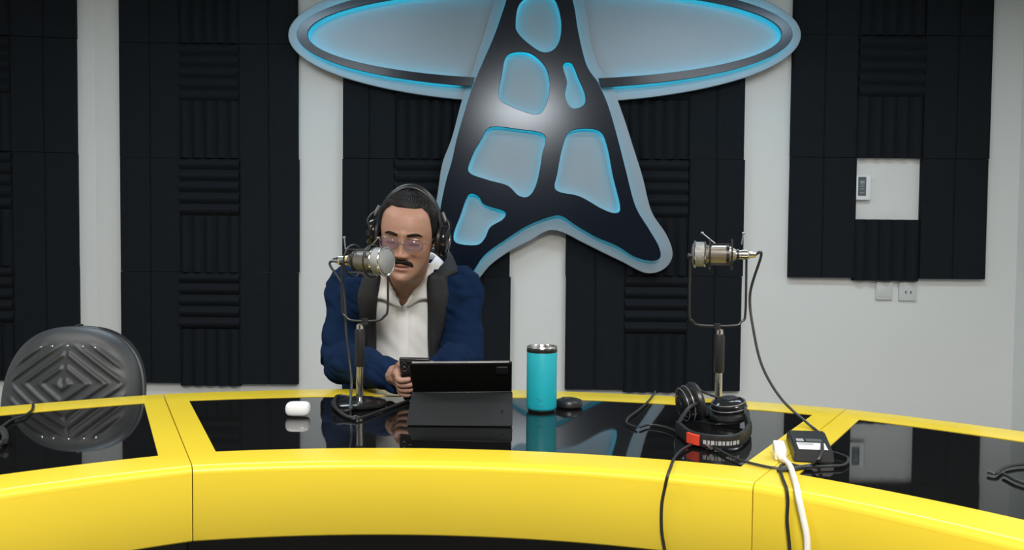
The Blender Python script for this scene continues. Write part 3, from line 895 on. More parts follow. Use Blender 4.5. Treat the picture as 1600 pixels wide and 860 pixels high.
# hood rolled behind the neck
hood = [Vector((-.395, 2.475, 1.035)), Vector((-.385, 2.53, 1.062)), Vector((-.345, 2.585, 1.075)), Vector((-.30, 2.60, 1.078)), Vector((-.255, 2.585, 1.075)), Vector((-.215, 2.53, 1.064)), Vector((-.205, 2.475, 1.035))]
limb(jk, hood, [.024, .034, .042, .045, .042, .036, .026], 18)
mej = remesh(jk, 0.0048, 'jacket', 4, 0.5)
cj = np.zeros(len(mej.vertices) * 3); mej.vertices.foreach_get('co', cj); cj = cj.reshape(-1, 3)
nj = np.zeros(len(mej.vertices) * 3); mej.vertices.foreach_get('normal', nj); nj = nj.reshape(-1, 3)
for i in range(len(cj)):
    p = Vector(cj[i])
    big = noise.noise(Vector((p.x * 9 + p.z * 8, p.y * 9, p.z * 16 - p.x * 6)))
    fold = noise.noise(Vector((p.x * 16 + 3, p.y * 12, p.z * 34 + p.x * 18)))
    cj[i] += nj[i] * (.005 * big + .0055 * (abs(fold) * 2 - .5))
    cj[i][2] = max(cj[i][2], .50)
    ex = cj[i]
    if ex[1] < 2.36 and ex[2] < DZ + .003: cj[i][2] = DZ + .003
mej.vertices.foreach_set('co', (cj - np.array(offm)).ravel()); mej.update()
jacket = link('jacket', mej, m_navycloth, man)
# charcoal lining turned out along both edges, running up into a collar
for s in (-1, 1):
    rows = []
    for z in np.linspace(.56, 1.050, 60):
        wdt = float(np.interp(z, [.56, .72, .84, .93, 1.0, 1.05], [.016, .018, .028, .046, .056, .050])); row = []
        for k in range(7):
            u = k / 6; xr = s * (jopen(z, s) - .008 + wdt * u)
            o_ = .024 + .012 * math.sin(math.pi * min(1, u * 1.0)) + .004 * noise.noise(Vector((z * 18, k * .6, s)))
            row.append(torso_front(xr, z, o_))
        rows.append(row)
    for ang, zi, zo in ((62, 1.085, 1.058), (80, 1.105, 1.06), (105, 1.120, 1.06), (140, 1.125, 1.06), (180, 1.125, 1.06)):
        a = R(ang) * s; I_ = torso_pt(a, 1.07, .022); O_ = torso_pt(a, zo, .034); I_.z = zi
        rows.append([I_ * (1 - u / 6) + O_ * (u / 6) + Vector((0, 0, .006 * math.sin(math.pi * u / 6))) for u in range(7)])
    mb_ = MB(); mb_.grid(rows); o = mb_.build('jacket_lining', m_lining, jacket, angle=80)
    sd = o.modifiers.new('s', 'SOLIDIFY'); sd.thickness = .006; sd.offset = 0
# trousers and shoes
tr_ = MB()
for s in (-1, 1):
    hip = Vector((-.313 + s * .085, 2.62, .580)); kn = Vector((-.313 + s * .11, 2.20, .580)); an = Vector((-.313 + s * .11, 2.24, .09))
    limb(tr_, [hip, (hip + kn) / 2, kn], [.088, .082, .066]); limb(tr_, [kn, kn * .65 + an * .35, an], [.068, .066, .056])
rows = [[torso_pt(2 * math.pi * k / 40, z, .012) for k in range(40)] for z in np.linspace(.505, .62, 8)]
tr_.grid(rows, closeu=True, cap=True)
mt = remesh(tr_, .008, 'trousers', 3)
ctr = np.zeros(len(mt.vertices) * 3); mt.vertices.foreach_get('co', ctr); mt.vertices.foreach_set('co', (ctr.reshape(-1, 3) - np.array(offm)).ravel())
link('trousers', mt, m_trouser, man)
for s in (-1, 1):
    so = MB(); rows = []
    for k, (yy, w_, h_) in enumerate([(.06, .024, .05), (.045, .036, .075), (0, .040, .085), (-.06, .042, .065), (-.12, .046, .048), (-.17, .040, .040), (-.20, .022, .028)]):
        rows.append([(-.313 + s * .11 + w_ * math.cos(b), 2.24 + yy, max(.001, h_ * .5 + h_ * .62 * math.sin(b))) for b in [2 * math.pi * i / 20 for i in range(20)]])
    so.grid(rows, closeu=True, cap=True); so.build('shoe', m_black, man, angle=60)

# spectacles
gl = thing('eyeglasses', 'thin-rimmed eyeglasses with purple-tinted lenses on the man\'s face', 'eyeglasses', HM @ Vector((0, -.105, 0)))
for s in (-1, 1):
    rim = []
    for k in range(32):
        b = 2 * math.pi * k / 32; cx_, cz_ = s * .0325, -.0045
        x_ = cx_ + .0255 * math.copysign(abs(math.cos(b)) ** .8, math.cos(b)); z_ = cz_ + .0175 * math.copysign(abs(math.sin(b)) ** .8, math.sin(b))
        rim.append(HM @ Vector((x_, -.1035 + 3.6 * (abs(x_) - .02) ** 2 * (1 if abs(x_) > .02 else 0), z_)))
    MB().tube(rim, .0009, 6, closed=True).build('rim', m_wire, gl)
    ln = MB(); c_ = sum(rim, Vector()) / 32
    ln.add([c_] + rim, [(0, k + 1, (k + 1) % 32 + 1) for k in range(32)]); lo = ln.build('lens', m_lens, gl, angle=80)
    sd = lo.modifiers.new('s', 'SOLIDIFY'); sd.thickness = .0012
    MB().tube([HM @ Vector(p) for p in cr([(s * .0575, -.0985, .002), (s * .070, -.090, .004), (s * .0765, -.05, .006), (s * .077, 0, .008)], 5)], .0011, 6).build('temple', m_wire, gl)
MB().tube([HM @ Vector(p) for p in cr([(-.0085, -.1045, -.002), (0, -.107, .002), (.0085, -.1045, -.002)], 5)], .001, 6).build('bridge', m_wire, gl)

# headphones on the man's head
hp = thing('headphones', 'black headphones worn over the man\'s hair and ears', 'headphones', HM @ Vector((0, 0, -.04)))
bandp = [Vector((.091 * math.sin(b), .012, -.008 + (.143 * math.cos(b) if math.cos(b) > 0 else 0.0))) for b in np.linspace(-R(88), R(88), 34)]
rows = []
for i, p in enumerate(bandp):
    b = -R(88) + R(176) * i / 33; nrm = Vector((math.sin(b), 0, math.cos(b))).normalized()
    rows.append([HM @ (p + Vector((0, dy, 0)) + nrm * dn) for dy, dn in ((-.015, -.002), (-.012, .005), (0, .0075), (.012, .005), (.015, -.002), (0, -.004))])
mb_ = MB(); mb_.grid(rows, closeu=True, cap=True); mb_.build('headband', m_black, hp, angle=60)
for s in (-1, 1):
    Mc = (HM @ Matrix.Translation((s * .077, .010, -.006)) @ Matrix.Rotation(R(90) * s, 4, 'Y'))
    def lz(prof, name, m, par, sx=1.0):
        mb__ = MB(); mb__.lathe(prof, (0, 0, 0), 32); mb__.v = [tuple(Mc @ Vector((v[0] * 1.14, v[1], v[2]))) for v in mb__.v]; return mb__.build(name, m, par)
    cup = lz([(.0, .016), (.036, .016), (.037, .022), (.034, .031), (.024, .036), (.0, .037)], 'ear_cup', m_blackgloss, hp)
    lz([(.018, .0), (.031, .0), (.0365, .005), (.0365, .012), (.032, .016), (.018, .016)], 'ear_pad', m_black, cup)
    lz([(.0, .0365), (.014, .0365), (.014, .0385), (.0, .0387)], 'cup_badge', m_alu, cup)
    MB().tube([HM @ Vector(p) for p in cr([(s * .098, -.022, .004), (s * .112, -.012, .034), (s * .101, .012, .052), (s * .112, .034, .034), (s * .098, .044, .004)], 6)], .0032, 8).build('yoke', m_black, hp)
    MB().tube([HM @ Vector((s * .100, .010, .046)), HM @ Vector((s * .087, .012, .072))], .0050, 8).build('slider', m_alu, hp)

# phone in his hands
phn = thing('phone', 'black smartphone with camera bump held in the man\'s hands', 'phone', ph(0, -PL / 2, 0))
Mp = Matrix((( pu.x, pv.x, pn.x, PC.x), (pu.y, pv.y, pn.y, PC.y), (pu.z, pv.z, pn.z, PC.z), (0, 0, 0, 1)))
MB().box((0, 0, 0), (PW, PL, .0095), Mp, bev=.004).build('case', m_black, phn)
MB().box((0, 0, -.0050), (PW - .006, PL - .006, .0008), Mp).build('screen', m_blackgloss, phn, smooth=False)
cbp = MB().box((-.016, PL / 2 - .022, .0055), (.034, .036, .003), Mp, bev=.0012).build('camera_bump', m_alu if False else m_black, phn)
for du, dv in ((-.024, -.014), (-.024, -.030), (-.0085, -.022)):
    mb_ = MB(); mb_.lathe([(.0, .006), (.0058, .006), (.0058, .0088), (.0045, .0092), (.0, .0088)], (0, 0, 0), 18); mb_.v = [tuple(Mp @ (Vector(v) + Vector((du, PL / 2 + dv, 0)))) for v in mb_.v]
    mb_.build('camera_lens', m_blackgloss, cbp)
    mb_ = MB(); mb_.tube([Mp @ Vector((du + .0058 * math.cos(b), PL / 2 + dv + .0058 * math.sin(b), .0088)) for b in [2 * math.pi * k / 20 for k in range(20)]], .0006, 5, closed=True); mb_.build('lens_ring', m_alu, cbp)

# ------------------------------------------------------------------ tablet with folio stand
TYb = 2.02; ta = R(45); TL = .178
tx0 = onY(640, 572, 1.90).x; tx1 = onY(800, 568, 1.90).x; tcx = (tx0 + tx1) / 2; tw = tx1 - tx0
tb = thing('tablet', 'black tablet propped on its grey folding case in front of the man', 'tablet', (tcx, TYb, DZ))
Mt = Matrix.Translation((tcx, TYb, DZ + .004)) @ Matrix.Rotation(R(-1.0), 4, 'Z') @ Matrix.Rotation(-(math.pi / 2 - ta) + math.pi, 4, 'X') @ Matrix.Identity(4)
# local frame: x right, y up along the tablet, z out of the back
up = Vector((0, -math.cos(ta), math.sin(ta))); bk_ = Vector((0, -math.sin(ta), -math.cos(ta))); rt = Vector((1, 0, .018)).normalized()
Mt = Matrix(((rt.x, up.x, bk_.x, tcx), (rt.y, up.y, bk_.y, TYb), (rt.z, up.z, bk_.z, DZ + .007), (0, 0, 0, 1)))
MB().box((0, TL / 2, 0), (tw, TL, .009), Mt, bev=.004).build('tablet_body', m_tab, tb)
MB().box((0, TL / 2, -.0046), (tw - .012, TL - .012, .0006), Mt).build('screen', m_blackgloss, tb, smooth=False)
MB().box((0, TL - .0005, -.001), (tw - .012, .0022, .0050), Mt, bev=.0008).build('edge_band', m_alu, tb)
MB().box((tw / 2 - .022, TL - .024, .0052), (.026, .026, .003), Mt, bev=.0013).build('camera_block', m_black, tb)
hy = TL * .40
hinge = Mt @ Vector((0, hy, .006))
foot = Vector((tcx, 1.853, DZ + .0015))
rows = []
fl = MB(); dirf = (foot - hinge)
nf = Vector((0, -dirf.z, dirf.y)).normalized()
if nf.y > 0: nf = -nf
Lf = dirf.length; dirn = dirf.normalized()
Mf = Matrix(((rt.x, -dirn.x, nf.x, hinge.x), (rt.y, -dirn.y, nf.y, hinge.y), (rt.z * .3, -dirn.z, nf.z, hinge.z), (0, 0, 0, 1)))
MB().box((0, -Lf / 2, 0), (tw + .004, Lf, .003), Mf, bev=.0013).build('folio_flap', m_folio, tb)
MB().box((0, hy, .006), (tw, .006, .003), Mt, bev=.001).build('hinge', m_black, tb)
MB().box((tw / 2 - .020, -Lf * .62, .002), (.006, .014, .002), Mf, bev=.0008).build('flap_loop', m_black, tb)
MB().box((0, hy / 2, .0055), (tw + .002, hy, .002), Mt, bev=.0008).build('folio_back', m_folio, tb)
MB().box((tcx, 1.935, DZ + .0014), (tw, .165, .0022), bev=.0008).build('folio_base', m_folio, tb)

# ------------------------------------------------------------------ tumbler, lid, earbud case
c = onD(846, 641, 0); 
rT = 47.5 / 2 / FPX * c.y
HT = .1535
tm = thing('tumbler', 'turquoise insulated can cooler with a steel rim on the black glass', 'tumbler', (c.x, c.y, DZ))
MB().lathe([(.0, .006), (rT - .004, .003), (rT - .001, .006), (rT, .010), (rT, HT - .016), (rT - .0005, HT - .0145)], (c.x, c.y, DZ), 56).build('body', m_tealp, tm)
MB().lathe([(.0, .0), (rT - .004, .0), (rT - .003, .004), (.0, .005)], (c.x, c.y, DZ), 40).build('foot_pad', m_black, tm)
MB().lathe([(rT - .0006, HT - .0150), (rT + .0003, HT - .013), (rT + .0003, HT - .0075), (rT - .0005, HT - .0065)], (c.x, c.y, DZ), 56).build('gasket_band', m_black, tm)
MB().lathe([(rT - .001, HT - .0068), (rT, HT - .004), (rT - .0015, HT), (rT - .006, HT), (rT - .008, HT - .004), (rT - .009, HT - .05), (.0, HT - .05)], (c.x, c.y, DZ), 56).build('steel_rim', m_steel, tm)
# embossed mark near the base (a small peak above a short wordmark)
lg = MB()
def onT(u, z, d=.0004): # u metres around from facing the camera
    a = -math.pi / 2 + u / rT - .04; return Vector((c.x + (rT + d) * math.cos(a), c.y + (rT + d) * math.sin(a), DZ + z))
def patch(u0, z0, u1, z1, h):
    n = 5; rows = [[onT(u0 + (u1 - u0) * k / n, z0 + (z1 - z0) * k / n + dz) for dz in (-h / 2, h / 2)] for k in range(n + 1)]; lg.grid(rows)
patch(-.013, .0335, -.005, .0315, .002); patch(-.008, .0265, .004, .0295, .0026); patch(-.004, .031, .002, .029, .0016)
for k in range(5): patch(-.016 + k * .0045, .0155, -.0125 + k * .0045, .0155, .0036)
lg.build('printed_mark', m_teald, tm)

pc = onD(889, 636, 0)
lid = thing('drink_lid', 'small round black lid lying beside the turquoise tumbler', 'lid', (pc.x, pc.y, DZ))
MB().lathe([(.0, .0), (.030, .0), (.033, .003), (.033, .012), (.030, .017), (.022, .020), (.0, .021)], (pc.x, pc.y, DZ), 40).build('cap', m_black, lid)
MB().box((pc.x - .004, pc.y, DZ + .0215), (.026, .012, .004), bev=.0015).build('slider_tab', m_black, lid)

ec = onD(462, 653, 0)
eb = thing('earbud_case', 'small white rounded earbud case on the black glass', 'earbud case', (ec.x, ec.y + .02, DZ))
def pill(z0, z1, name, par):
    rows = []
    for j in range(13):
        b = -math.pi / 2 + math.pi * j / 12
        z = .0155 + .0150 * math.sin(b); s_ = (abs(math.cos(b)) + .0) ** .55
        rows.append([(ec.x + (.0150 + .0125 * s_) * math.copysign(abs(math.cos(t_)) ** .55, math.cos(t_)), ec.y + .022 + (.008 + .0140 * s_) * math.copysign(abs(math.sin(t_)) ** .7, math.sin(t_)), DZ + z + .0005) for t_ in [2 * math.pi * k / 40 for k in range(40)]])
    mb__ = MB(); mb__.grid(rows[z0:z1], closeu=True, cap=True); return mb__.build(name, m_white, par, angle=70)
pill(0, 9, 'case_base', eb); pill(8, 13, 'case_lid', eb)

# ------------------------------------------------------------------ microphones on desk stands
def desk_mic(label, bpx, bpy, axis_px, zax, yokew, yaw, grp, sc_=1.0, mirror=False, dx=0.0, pitch=0.0):
    b = onD(bpx, bpy, 0)
    t = thing('desk_microphone', label, 'microphone', (b.x, b.y, DZ), grp)
    X, Y = b.x, b.y
    bs_ = MB(); bs_.lathe([(.0, .0), (.062, .0), (.066, .003), (.066, .008), (.060, .013), (.030, .017), (.014, .022), (.0, .022)], (X, Y, DZ), 48); bs_.build('base', m_blackgloss, t)
    MB().tube([(X, Y, DZ + .018), (X, Y, DZ + .125)], .0085, 18).build('pole', m_chrome, t)
    MB().lathe([(.0, .095), (.0105, .095), (.012, .100), (.012, .180), (.0108, .186), (.0, .186)], (X, Y, DZ), 24).build('grip', m_black, t)
    MB().lathe([(.0, .186), (.0085, .186), (.0085, .196), (.006, .199), (.0, .199)], (X, Y, DZ), 20).build('collar', m_chrome, t)
    mX, mZ = X + dx, DZ + zax
    # U-shaped yoke
    yz = DZ + .207
    Ry = Matrix.Rotation(0, 3, 'Z')
    U = [(-yokew, mZ - .004), (-yokew, yz + .03), (-yokew + .008, yz + .010), (-yokew + .022, yz), (0, yz - .002), (yokew - .022, yz), (yokew - .008, yz + .010), (yokew, yz + .03), (yokew, mZ - .004)]
    yk = MB(); pts = cr([(mX + u_, Y, z_) for u_, z_ in U], 6)
    yk.tube(pts, .0028, 8); yk.tube([(mX, Y, yz - .010), (mX, Y, yz + .004)], .008, 12); yk.build('yoke', m_black, t)
    MB().tube([(mX, Y, yz - .010), (X, Y, DZ + .196)], .0055, 10).build('swivel', m_black, t)
    # microphone along local +x
    Rm = Matrix.Translation((mX, Y, mZ)) @ Matrix.Rotation(yaw, 4, 'Z') @ Matrix.Rotation(-pitch, 4, 'Y')
    def lx(prof, name, m, par, n=32):
        mb__ = MB(); mb__.lathe([(r_, x_) for x_, r_ in prof], (0, 0, 0), n); mb__.v = [tuple(Rm @ Vector((v[2], v[0], v[1]))) for v in mb__.v]; return mb__.build(name, m, par)
    s = sc_
    mc = lx([(-.040 * s, .0), (-.040 * s, .012 * s), (-.030 * s, .018 * s), (-.022 * s, .0215 * s), (.026 * s, .0215 * s), (.030 * s, .024 * s), (.034 * s, .0)], 'microphone_body', m_champagne, t)
    lx([(-.024 * s, .0218 * s), (-.024 * s, .0225 * s), (-.018 * s, .0225 * s), (-.018 * s, .0218 * s)], 'body_ring', m_black, mc)
    lx([(.030 * s, .0), (.030 * s, .027 * s), (.034 * s, .029 * s), (.052 * s, .029 * s), (.058 * s, .026 * s), (.061 * s, .016 * s), (.062 * s, .0)], 'grille', m_grille, mc)
    mb__ = MB(); mb__.tube([Rm @ Vector((.054 * s, .0300 * s * math.cos(b_), .0300 * s * math.sin(b_))) for b_ in [2 * math.pi * k / 40 for k in range(40)]], .0028, 8, closed=True); mb__.build('grille_rim', m_chrome, mc)
    mb__ = MB(); mb__.tube([Rm @ Vector((.031 * s, .0285 * s * math.cos(b_), .0285 * s * math.sin(b_))) for b_ in [2 * math.pi * k / 40 for k in range(40)]], .0022, 8, closed=True); mb__.build('grille_rim', m_chrome, mc)
    xl = lx([(-.039 * s, .0), (-.039 * s, .0105), (-.052 * s, .0105), (-.053 * s, .0118), (-.066 * s, .0118), (-.069 * s, .0085), (-.085 * s, .0055), (-.086 * s, .0)], 'cable_connector', m_chrome, mc)
    lx([(-.041 * s, .0112), (-.041 * s, .0130), (-.047 * s, .0130), (-.047 * s, .0112)], 'connector_ring', m_gold if yaw < 0 else m_black, xl)
    # shock mount: two rings on arms, elastic posts
    sm = MB()
    for xx in (-.030 * s, .020 * s):
        sm.tube([Rm @ Vector((xx, .0345 * s * math.cos(b_), .0345 * s * math.sin(b_))) for b_ in [2 * math.pi * k / 28 for k in range(28)]], .0022, 6, closed=True)
    for b_ in [R(45 + 90 * k) for k in range(4)]:
        sm.tube([Rm @ Vector((-.032 * s, .0345 * s * math.cos(b_), .0345 * s * math.sin(b_))), Rm @ Vector((.022 * s, .0345 * s * math.cos(b_), .0345 * s * math.sin(b_)))], .002, 6)
        for xx in (-.030 * s, .020 * s):
            sm.tube([Rm @ Vector((xx, .0345 * s * math.cos(b_), .0345 * s * math.sin(b_))), Rm @ Vector((xx * .8, .020 * s * math.cos(b_ + .5), .020 * s * math.sin(b_ + .5)))], .0013, 5)
    cr_ = Rm @ Vector((0, 0, 0))
    for e in (-1, 1):
        end = Vector((mX + e * yokew, Y, mZ - .004)); sm.tube([end, cr_ + (end - cr_).normalized() * .030 * s], .003, 6)
        sm.tube([end + Vector((-e * .004, 0, 0)), end + Vector((e * .006, 0, 0))], .0065, 10)
    sm.build('shock_mount', m_black, t)
    po = MB()
    for xx, lean in ((.006 * s, .032), (-.052 * s, -.004)):
        po = MB(); a_ = Rm @ Vector((xx, 0, .024 * s)); b2_ = Rm @ Vector((xx + lean, 0, .050 * s)); po.tube([a_, b2_], .0016, 6); po.tube([b2_ + Vector((-.003, 0, 0)), b2_ + Vector((.003, 0, 0))], .0026, 8)
        po.build('elastic_post', m_alu, t)
    return Rm, s, t
grp = None
RmL, sL, micL = desk_mic('silver studio microphone on a black desk stand in front of the man', 562, 634, None, .350, .055, R(-27), grp, 1.12, dx=.012)
RmR, sR, micR = desk_mic('unused silver studio microphone on a desk stand behind the folded headphones', 1122, 645, None, .374, .066, R(180 - 12), grp, 1.0, dx=-.006)

def cable(label, pts, r, m=m_rubber, name='cable', n=8, world=True, cat='cable'):
    o = MB().tube(cr(pts, n), r, 8).build(name, m); return tag(o, label, cat)
eL = RmL @ Vector((-.082 * sL, 0, 0)); eR = RmR @ Vector((-.082 * sR, 0, 0))
cable('black cable dropping from the man\'s microphone to its stand base', [eL, eL + Vector((-.012, .004, -.012)), onY(536, 450, eL.y - .01), onY(541, 520, eL.y - .02), onY(549, 590, eL.y - .045), onD(547, 645, .004), onD(556, 655, .004), onD(600, 640, .004), onD(640, 625, .004)], .0032, name='microphone_cable')
cable('black cable running from the unused microphone down to the desk adapter', [eR, eR + (RmR @ Vector((-1, 0, 0)) - RmR @ Vector((0, 0, 0))) * .015, onY(1172, 460, 2.03), onY(1178, 520, 2.0), onY(1192, 575, 1.97), onY(1222, 625, 1.93), onZ(1262, 662, DZ + .010), onZ(1280, 678, DZ + .004), onZ(1285, 700, DZ + .026), onZ(1280, 716, DZ + .026), onD(1268, 728), onD(1245, 733), onD(1215, 736)], .0032, name='microphone_cable')

# ------------------------------------------------------------------ folded headphones on the desk
def desk_headphones():
    c1 = onD(1078, 662, 0); c2 = onD(1136, 662, 0)
    t = thing('headphones', 'folded black studio headphones with a red tag lying on the desk', 'headphones', ((c1.x + c2.x) / 2, c1.y, DZ))
    def cup(ctr, Mx, name):
        def lz(prof, nm, m, par):
            mb__ = MB(); mb__.lathe(prof, (0, 0, 0), 36); mb__.v = [tuple(Mx @ Vector((v[0], v[1], v[2])) + ctr) for v in mb__.v]; return mb__.build(nm, m, par)
        o = lz([(.0, -.024), (.018, -.024), (.030, -.021), (.0385, -.012), (.040, 0), (.037, .004), (.0, .004)], name, m_blackgloss, t)
        lz([(.012, .004), (.036, .004), (.043, .009), (.0445, .015), (.042, .021), (.033, .024), (.024, .021), (.021, .012), (.012, .008)], 'ear_pad', m_black, o)
        lz([(.0, -.0235), (.0165, -.0235), (.0165, -.0255), (.014, -.0262), (.0, -.0262)], 'cup_badge', m_black, o)
        for zz_ in (-.016, -.004):
            rr_ = .0368 if zz_ < -.01 else .0402
            mb__ = MB(); mb__.tube([Mx @ Vector((rr_ * math.cos(b_), rr_ * math.sin(b_), zz_)) + ctr for b_ in [2 * math.pi * k / 36 for k in range(36)]], .0012, 6, closed=True); mb__.build('trim_ring', m_alu, o)
        return o
    Ml = Matrix.Rotation(R(12), 3, 'Z') @ Matrix.Rotation(R(78), 3, 'Y')
    cup(Vector((c1.x + .000, c1.y + .012, DZ + .0435)), Ml, 'ear_cup')
    Mr = Matrix.Rotation(R(6), 3, 'X') @ Matrix.Rotation(R(-8), 3, 'Y') @ Matrix.Rotation(R(180), 3, 'X')
    cup(Vector((c2.x + .006, c2.y + .01, DZ + .0315)), Mr, 'ear_cup')
    # headband on its edge, bowed towards the inside of the desk
    a0 = onD(1058, 668, .015); a1 = onD(1080, 684, .015); a2 = onD(1118, 691, .015); a3 = onD(1152, 689, .015); a4 = onD(1170, 674, .015); a5 = onD(1166, 656, .015)
    bp_ = cr([a0, a1, a2, a3, a4, a5], 10); rows = []
    for i, p in enumerate(bp_):
        tt = (bp_[min(i + 1, len(bp_) - 1)] - bp_[max(i - 1, 0)]).normalized(); nr = Vector((tt.y, -tt.x, 0))
        if nr.dot(CAM - p) < 0: nr = -nr
        rows.append([p + nr * a_ + Vector((0, 0, z_)) for a_, z_ in ((.003, -.012), (.0045, 0), (.003, .0125), (-.001, .014), (-.005, .0125), (-.006, 0), (-.005, -.012), (-.001, -.0135))])
    mb__ = MB(); mb__.grid(rows, closeu=True, cap=True); hb = mb__.build('headband', m_black, t, angle=50)
    # white lettering on the band (too soft to read) and a red tag
    mk_ = MB(); idx = list(range(18, 40))
    widths = [.7, .5, .8, .35, .8, .6, .75, .4, .8, .7]
    def bandpt(f, z_, d_):
        i = min(len(bp_) - 2, int(f)); u_ = f - i; p = bp_[i] * (1 - u_) + bp_[i + 1] * u_; tt = (bp_[i + 1] - bp_[i]).normalized(); nr = Vector((tt.y, -tt.x, 0))
        if nr.dot(CAM - p) < 0: nr = -nr
        return p + nr * d_ + Vector((0, 0, z_))
    f0 = 15.5
    for k, w_ in enumerate(widths):
        f1 = f0 + 1.65 * w_
        mk_.grid([[bandpt(f_, z_ - .001, .0050) for z_ in (-.0045, .0035)] for f_ in (f0, (f0 + f1) / 2, f1)]); f0 = f1 + .42
    mk_.build('lettering', m_print, hb, smooth=False)
    rows = []
    for f_ in np.linspace(9.2, 14.2, 8):
        rows.append([bandpt(f_, z_, d_) for z_, d_ in ((-.010, .002), (-.010, .0075), (.009, .0075), (.011, .002), (.011, -.007), (-.010, -.007))])
    mb__ = MB(); mb__.grid(rows, closeu=True, cap=True); mb__.build('red_tag', m_red, hb, angle=40)
    for s, ctr in ((0, Vector((c1.x + .012, c1.y - .02, DZ + .05))), (1, Vector((c2.x + .03, c2.y - .012, DZ + .035)))):
        p_ = a0 if s == 0 else a5
        MB().tube(cr([p_ + Vector((0, 0, .004)), (p_ + ctr) / 2 + Vector((0, 0, .012)), ctr], 5), .0042, 8).build('yoke_arm', m_black, t)
    MB().tube(cr([Vector((c1.x + .02, c1.y + .03, DZ + .075)), Vector(((c1.x + c2.x) / 2, c1.y + .035, DZ + .062)), Vector((c2.x, c2.y + .03, DZ + .048))], 6), .0028, 8).build('bridge_wire', m_black, t)
desk_headphones()
# ------------------------------------------------------------------ cables and adapter
cable('thin black headphone cable with a jack adapter lying across the glass', [onD(1000, 668), onD(1015, 664), onD(1040, 668), onD(1068, 680), onD(1095, 692), onD(1120, 702), onD(1150, 717), onD(1185, 727), onD(1215, 732), onD(1250, 731), onD(1290, 729), onD(1318, 727), onD(1325, 716), onD(1305, 708), onD(1297, 707)], .0026, name='headphone_cable')
jk_ = thing('jack_adapter', 'silver-tipped jack adapter on the thin cable in front of the folded headphones', 'adapter', onD(1100, 694, 0))
a_, b_ = onD(1086, 688, .007), onD(1104, 696, .007); c_ = onD(1111, 700, .007)
MB().tube([a_, b_], .0065, 12).build('barrel', m_black, jk_); MB().tube([b_, c_], .0045, 10).build('tip', m_chrome, jk_)
cable('black cable lying on the glass between tumbler and folded headphones', [onD(1024, 612, .004), onD(1015, 625), onD(998, 641), onD(982, 653), onD(980, 662), onD(995, 668)], .0026, name='headphone_cable')
cable('black cable hanging over the desk front below the folded headphones', [onD(1092, 690), onD(1068, 702), onD(1054, 716), onD(1047, 733, .004), onZ(1043, 744, DZ + .003), onF(1039, 762), onF(1034, 790), onF(1034, 830), onF(1040, 870), onF(1045, 930)], .0028, name='hanging_cable')
cable('black cable hanging over the desk front beside the white cable', [onD(1268, 727), onD(1250, 729), onD(1230, 725), onD(1219, 730), onD(1222, 745), onD(1227, 758), onZ(1229, 764, DZ + .003), onF(1231, 784), onF(1230, 815), onF(1234, 860), onF(1235, 930)], .0028, name='hanging_cable')
ad = thing('power_adapter', 'flat black power adapter with a white label at the desk seam', 'adapter', onD(1262, 722, 0))
A0, A1, A2, A3 = onD(1240, 723, 0), onD(1304, 726, 0), onD(1289, 690, 0), onD(1228, 688, 0)
hh = .022
top = [p + Vector((0, 0, hh)) + ((A0 + A1 + A2 + A3) / 4 - p) * .05 for p in (A0, A1, A2, A3)]
bm_ = MB(); bm_.add([A0, A1, A2, A3] + top, [(3, 2, 1, 0), (4, 5, 6, 7), (0, 1, 5, 4), (1, 2, 6, 5), (2, 3, 7, 6), (3, 0, 4, 7)])
adm = bm_.mesh('case', OFF[ad.name], smooth=False); bmx = bmesh.new(); bmx.from_mesh(adm); bmesh.ops.bevel(bmx, geom=list(bmx.edges), offset=.003, segments=2, affect='EDGES'); bmx.to_mesh(adm); bmx.free()
adc = link('case', adm, m_black, ad)
ux, uy = (top[1] - top[0]), (top[3] - top[0])
lb = lambda u_, v_: top[0] + ux * u_ + uy * v_ + Vector((0, 0, .0006))
MB().add([lb(.12, .04), lb(.88, .04), lb(.88, .36), lb(.12, .36)], [(0, 1, 2, 3)]).build('label', m_white, adc, smooth=False)
l2 = MB(); l2.add([lb(.14, .42), lb(.34, .42), lb(.34, .55), lb(.14, .55)], [(0, 1, 2, 3)]); l2.build('label_logo', m_print, adc, smooth=False)
l3 = MB(); l3.add([lb(.40, .42), lb(.84, .42), lb(.84, .56), lb(.40, .56)], [(0, 1, 2, 3)]); l3.build('label_text', m_lcd, adc, smooth=False)
l4 = MB()
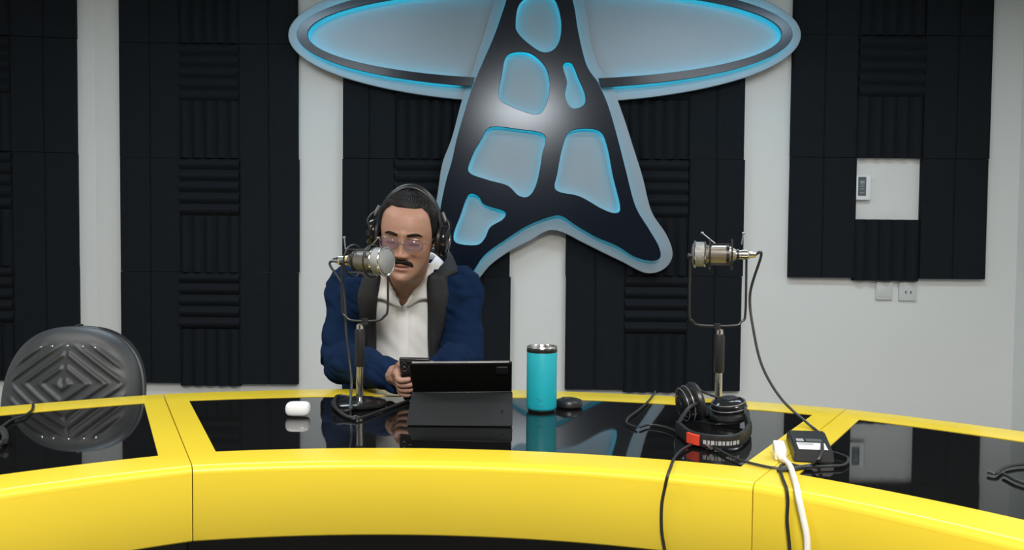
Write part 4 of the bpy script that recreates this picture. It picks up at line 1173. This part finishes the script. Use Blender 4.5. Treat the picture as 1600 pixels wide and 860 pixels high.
for v_ in (.24, .30): l4.add([lb(.16, v_) + Vector((0, 0, .0004)), lb(.56, v_) + Vector((0, 0, .0004)), lb(.56, v_ + .025) + Vector((0, 0, .0004)), lb(.16, v_ + .025) + Vector((0, 0, .0004))], [(0, 1, 2, 3)])
l4.build('label_lines', m_print, adc, smooth=False)

wc = thing('power_cable', 'thick white cable with a white plug hanging over the yellow desk front', 'cable', onD(1220, 712, 0))
P0 = onD(1221, 710, .012)
pl_ = MB(); Mq = Matrix.Translation(P0 + Vector((0, .012, .004))) @ Matrix.Rotation(R(-10), 4, 'Z') @ Matrix.Rotation(R(12), 4, 'X')
pl_.box((0, 0, 0), (.021, .042, .024), Mq, bev=.004); pl_.build('plug', m_white, wc)
MB().tube([Mq @ Vector((0, -.018, 0)), Mq @ Vector((0.004, -.032, -.004))], [.0085, .0065], 12).build('strain_relief', m_cream, wc)
MB().tube(cr([Mq @ Vector((0.003, -.028, -.003)), onD(1234, 728, .007), onD(1241, 748, .007), onZ(1245, 762, DZ + .006), onF(1248, 778, .009), onF(1255, 810, .010), onF(1261, 840, .010), onF(1262, 875, .010), onF(1264, 940, .010)], 8), .0052, 10).build('cord', m_cream, wc)

cable('looped black cable end lying alone on the glass near the plain wall', [onD(1543, 738), onD(1556, 740), onD(1566, 733), onD(1580, 728), onD(1605, 726), onD(1640, 730), onD(1650, 748), onD(1615, 757), onD(1590, 752), onD(1574, 744), onD(1568, 741)], .003, name='loose_cable')
cable('black cable crossing the desk edge in front of the empty chair', [onD(52, 632, .003), onD(50, 641), onD(38, 650), onD(18, 657), onD(2, 668), onD(-15, 680)], .003, name='loose_cable')
cable('coiled black cable lying on the glass in front of the empty chair', [onD(-20, 668, .006), onD(2, 670, .006), onD(9, 682, .006), onD(4, 692, .008), onD(-14, 696, .008), onD(-25, 684, .008), onD(-10, 675, .01), onD(6, 678, .012), onD(8, 690, .012)], .0055, name='coiled_cable')

cable('tangled black cable coiled beside the stand base of the man\'s microphone', [onD(548, 628, .005), onD(530, 622, .005), onD(520, 630, .006), onD(530, 642, .006), onD(548, 640, .012), onD(545, 622, .014), onD(526, 620, .016), onD(524, 636, .016), onD(540, 650, .006), onD(556, 654, .004)], .0042, name='coiled_cable')
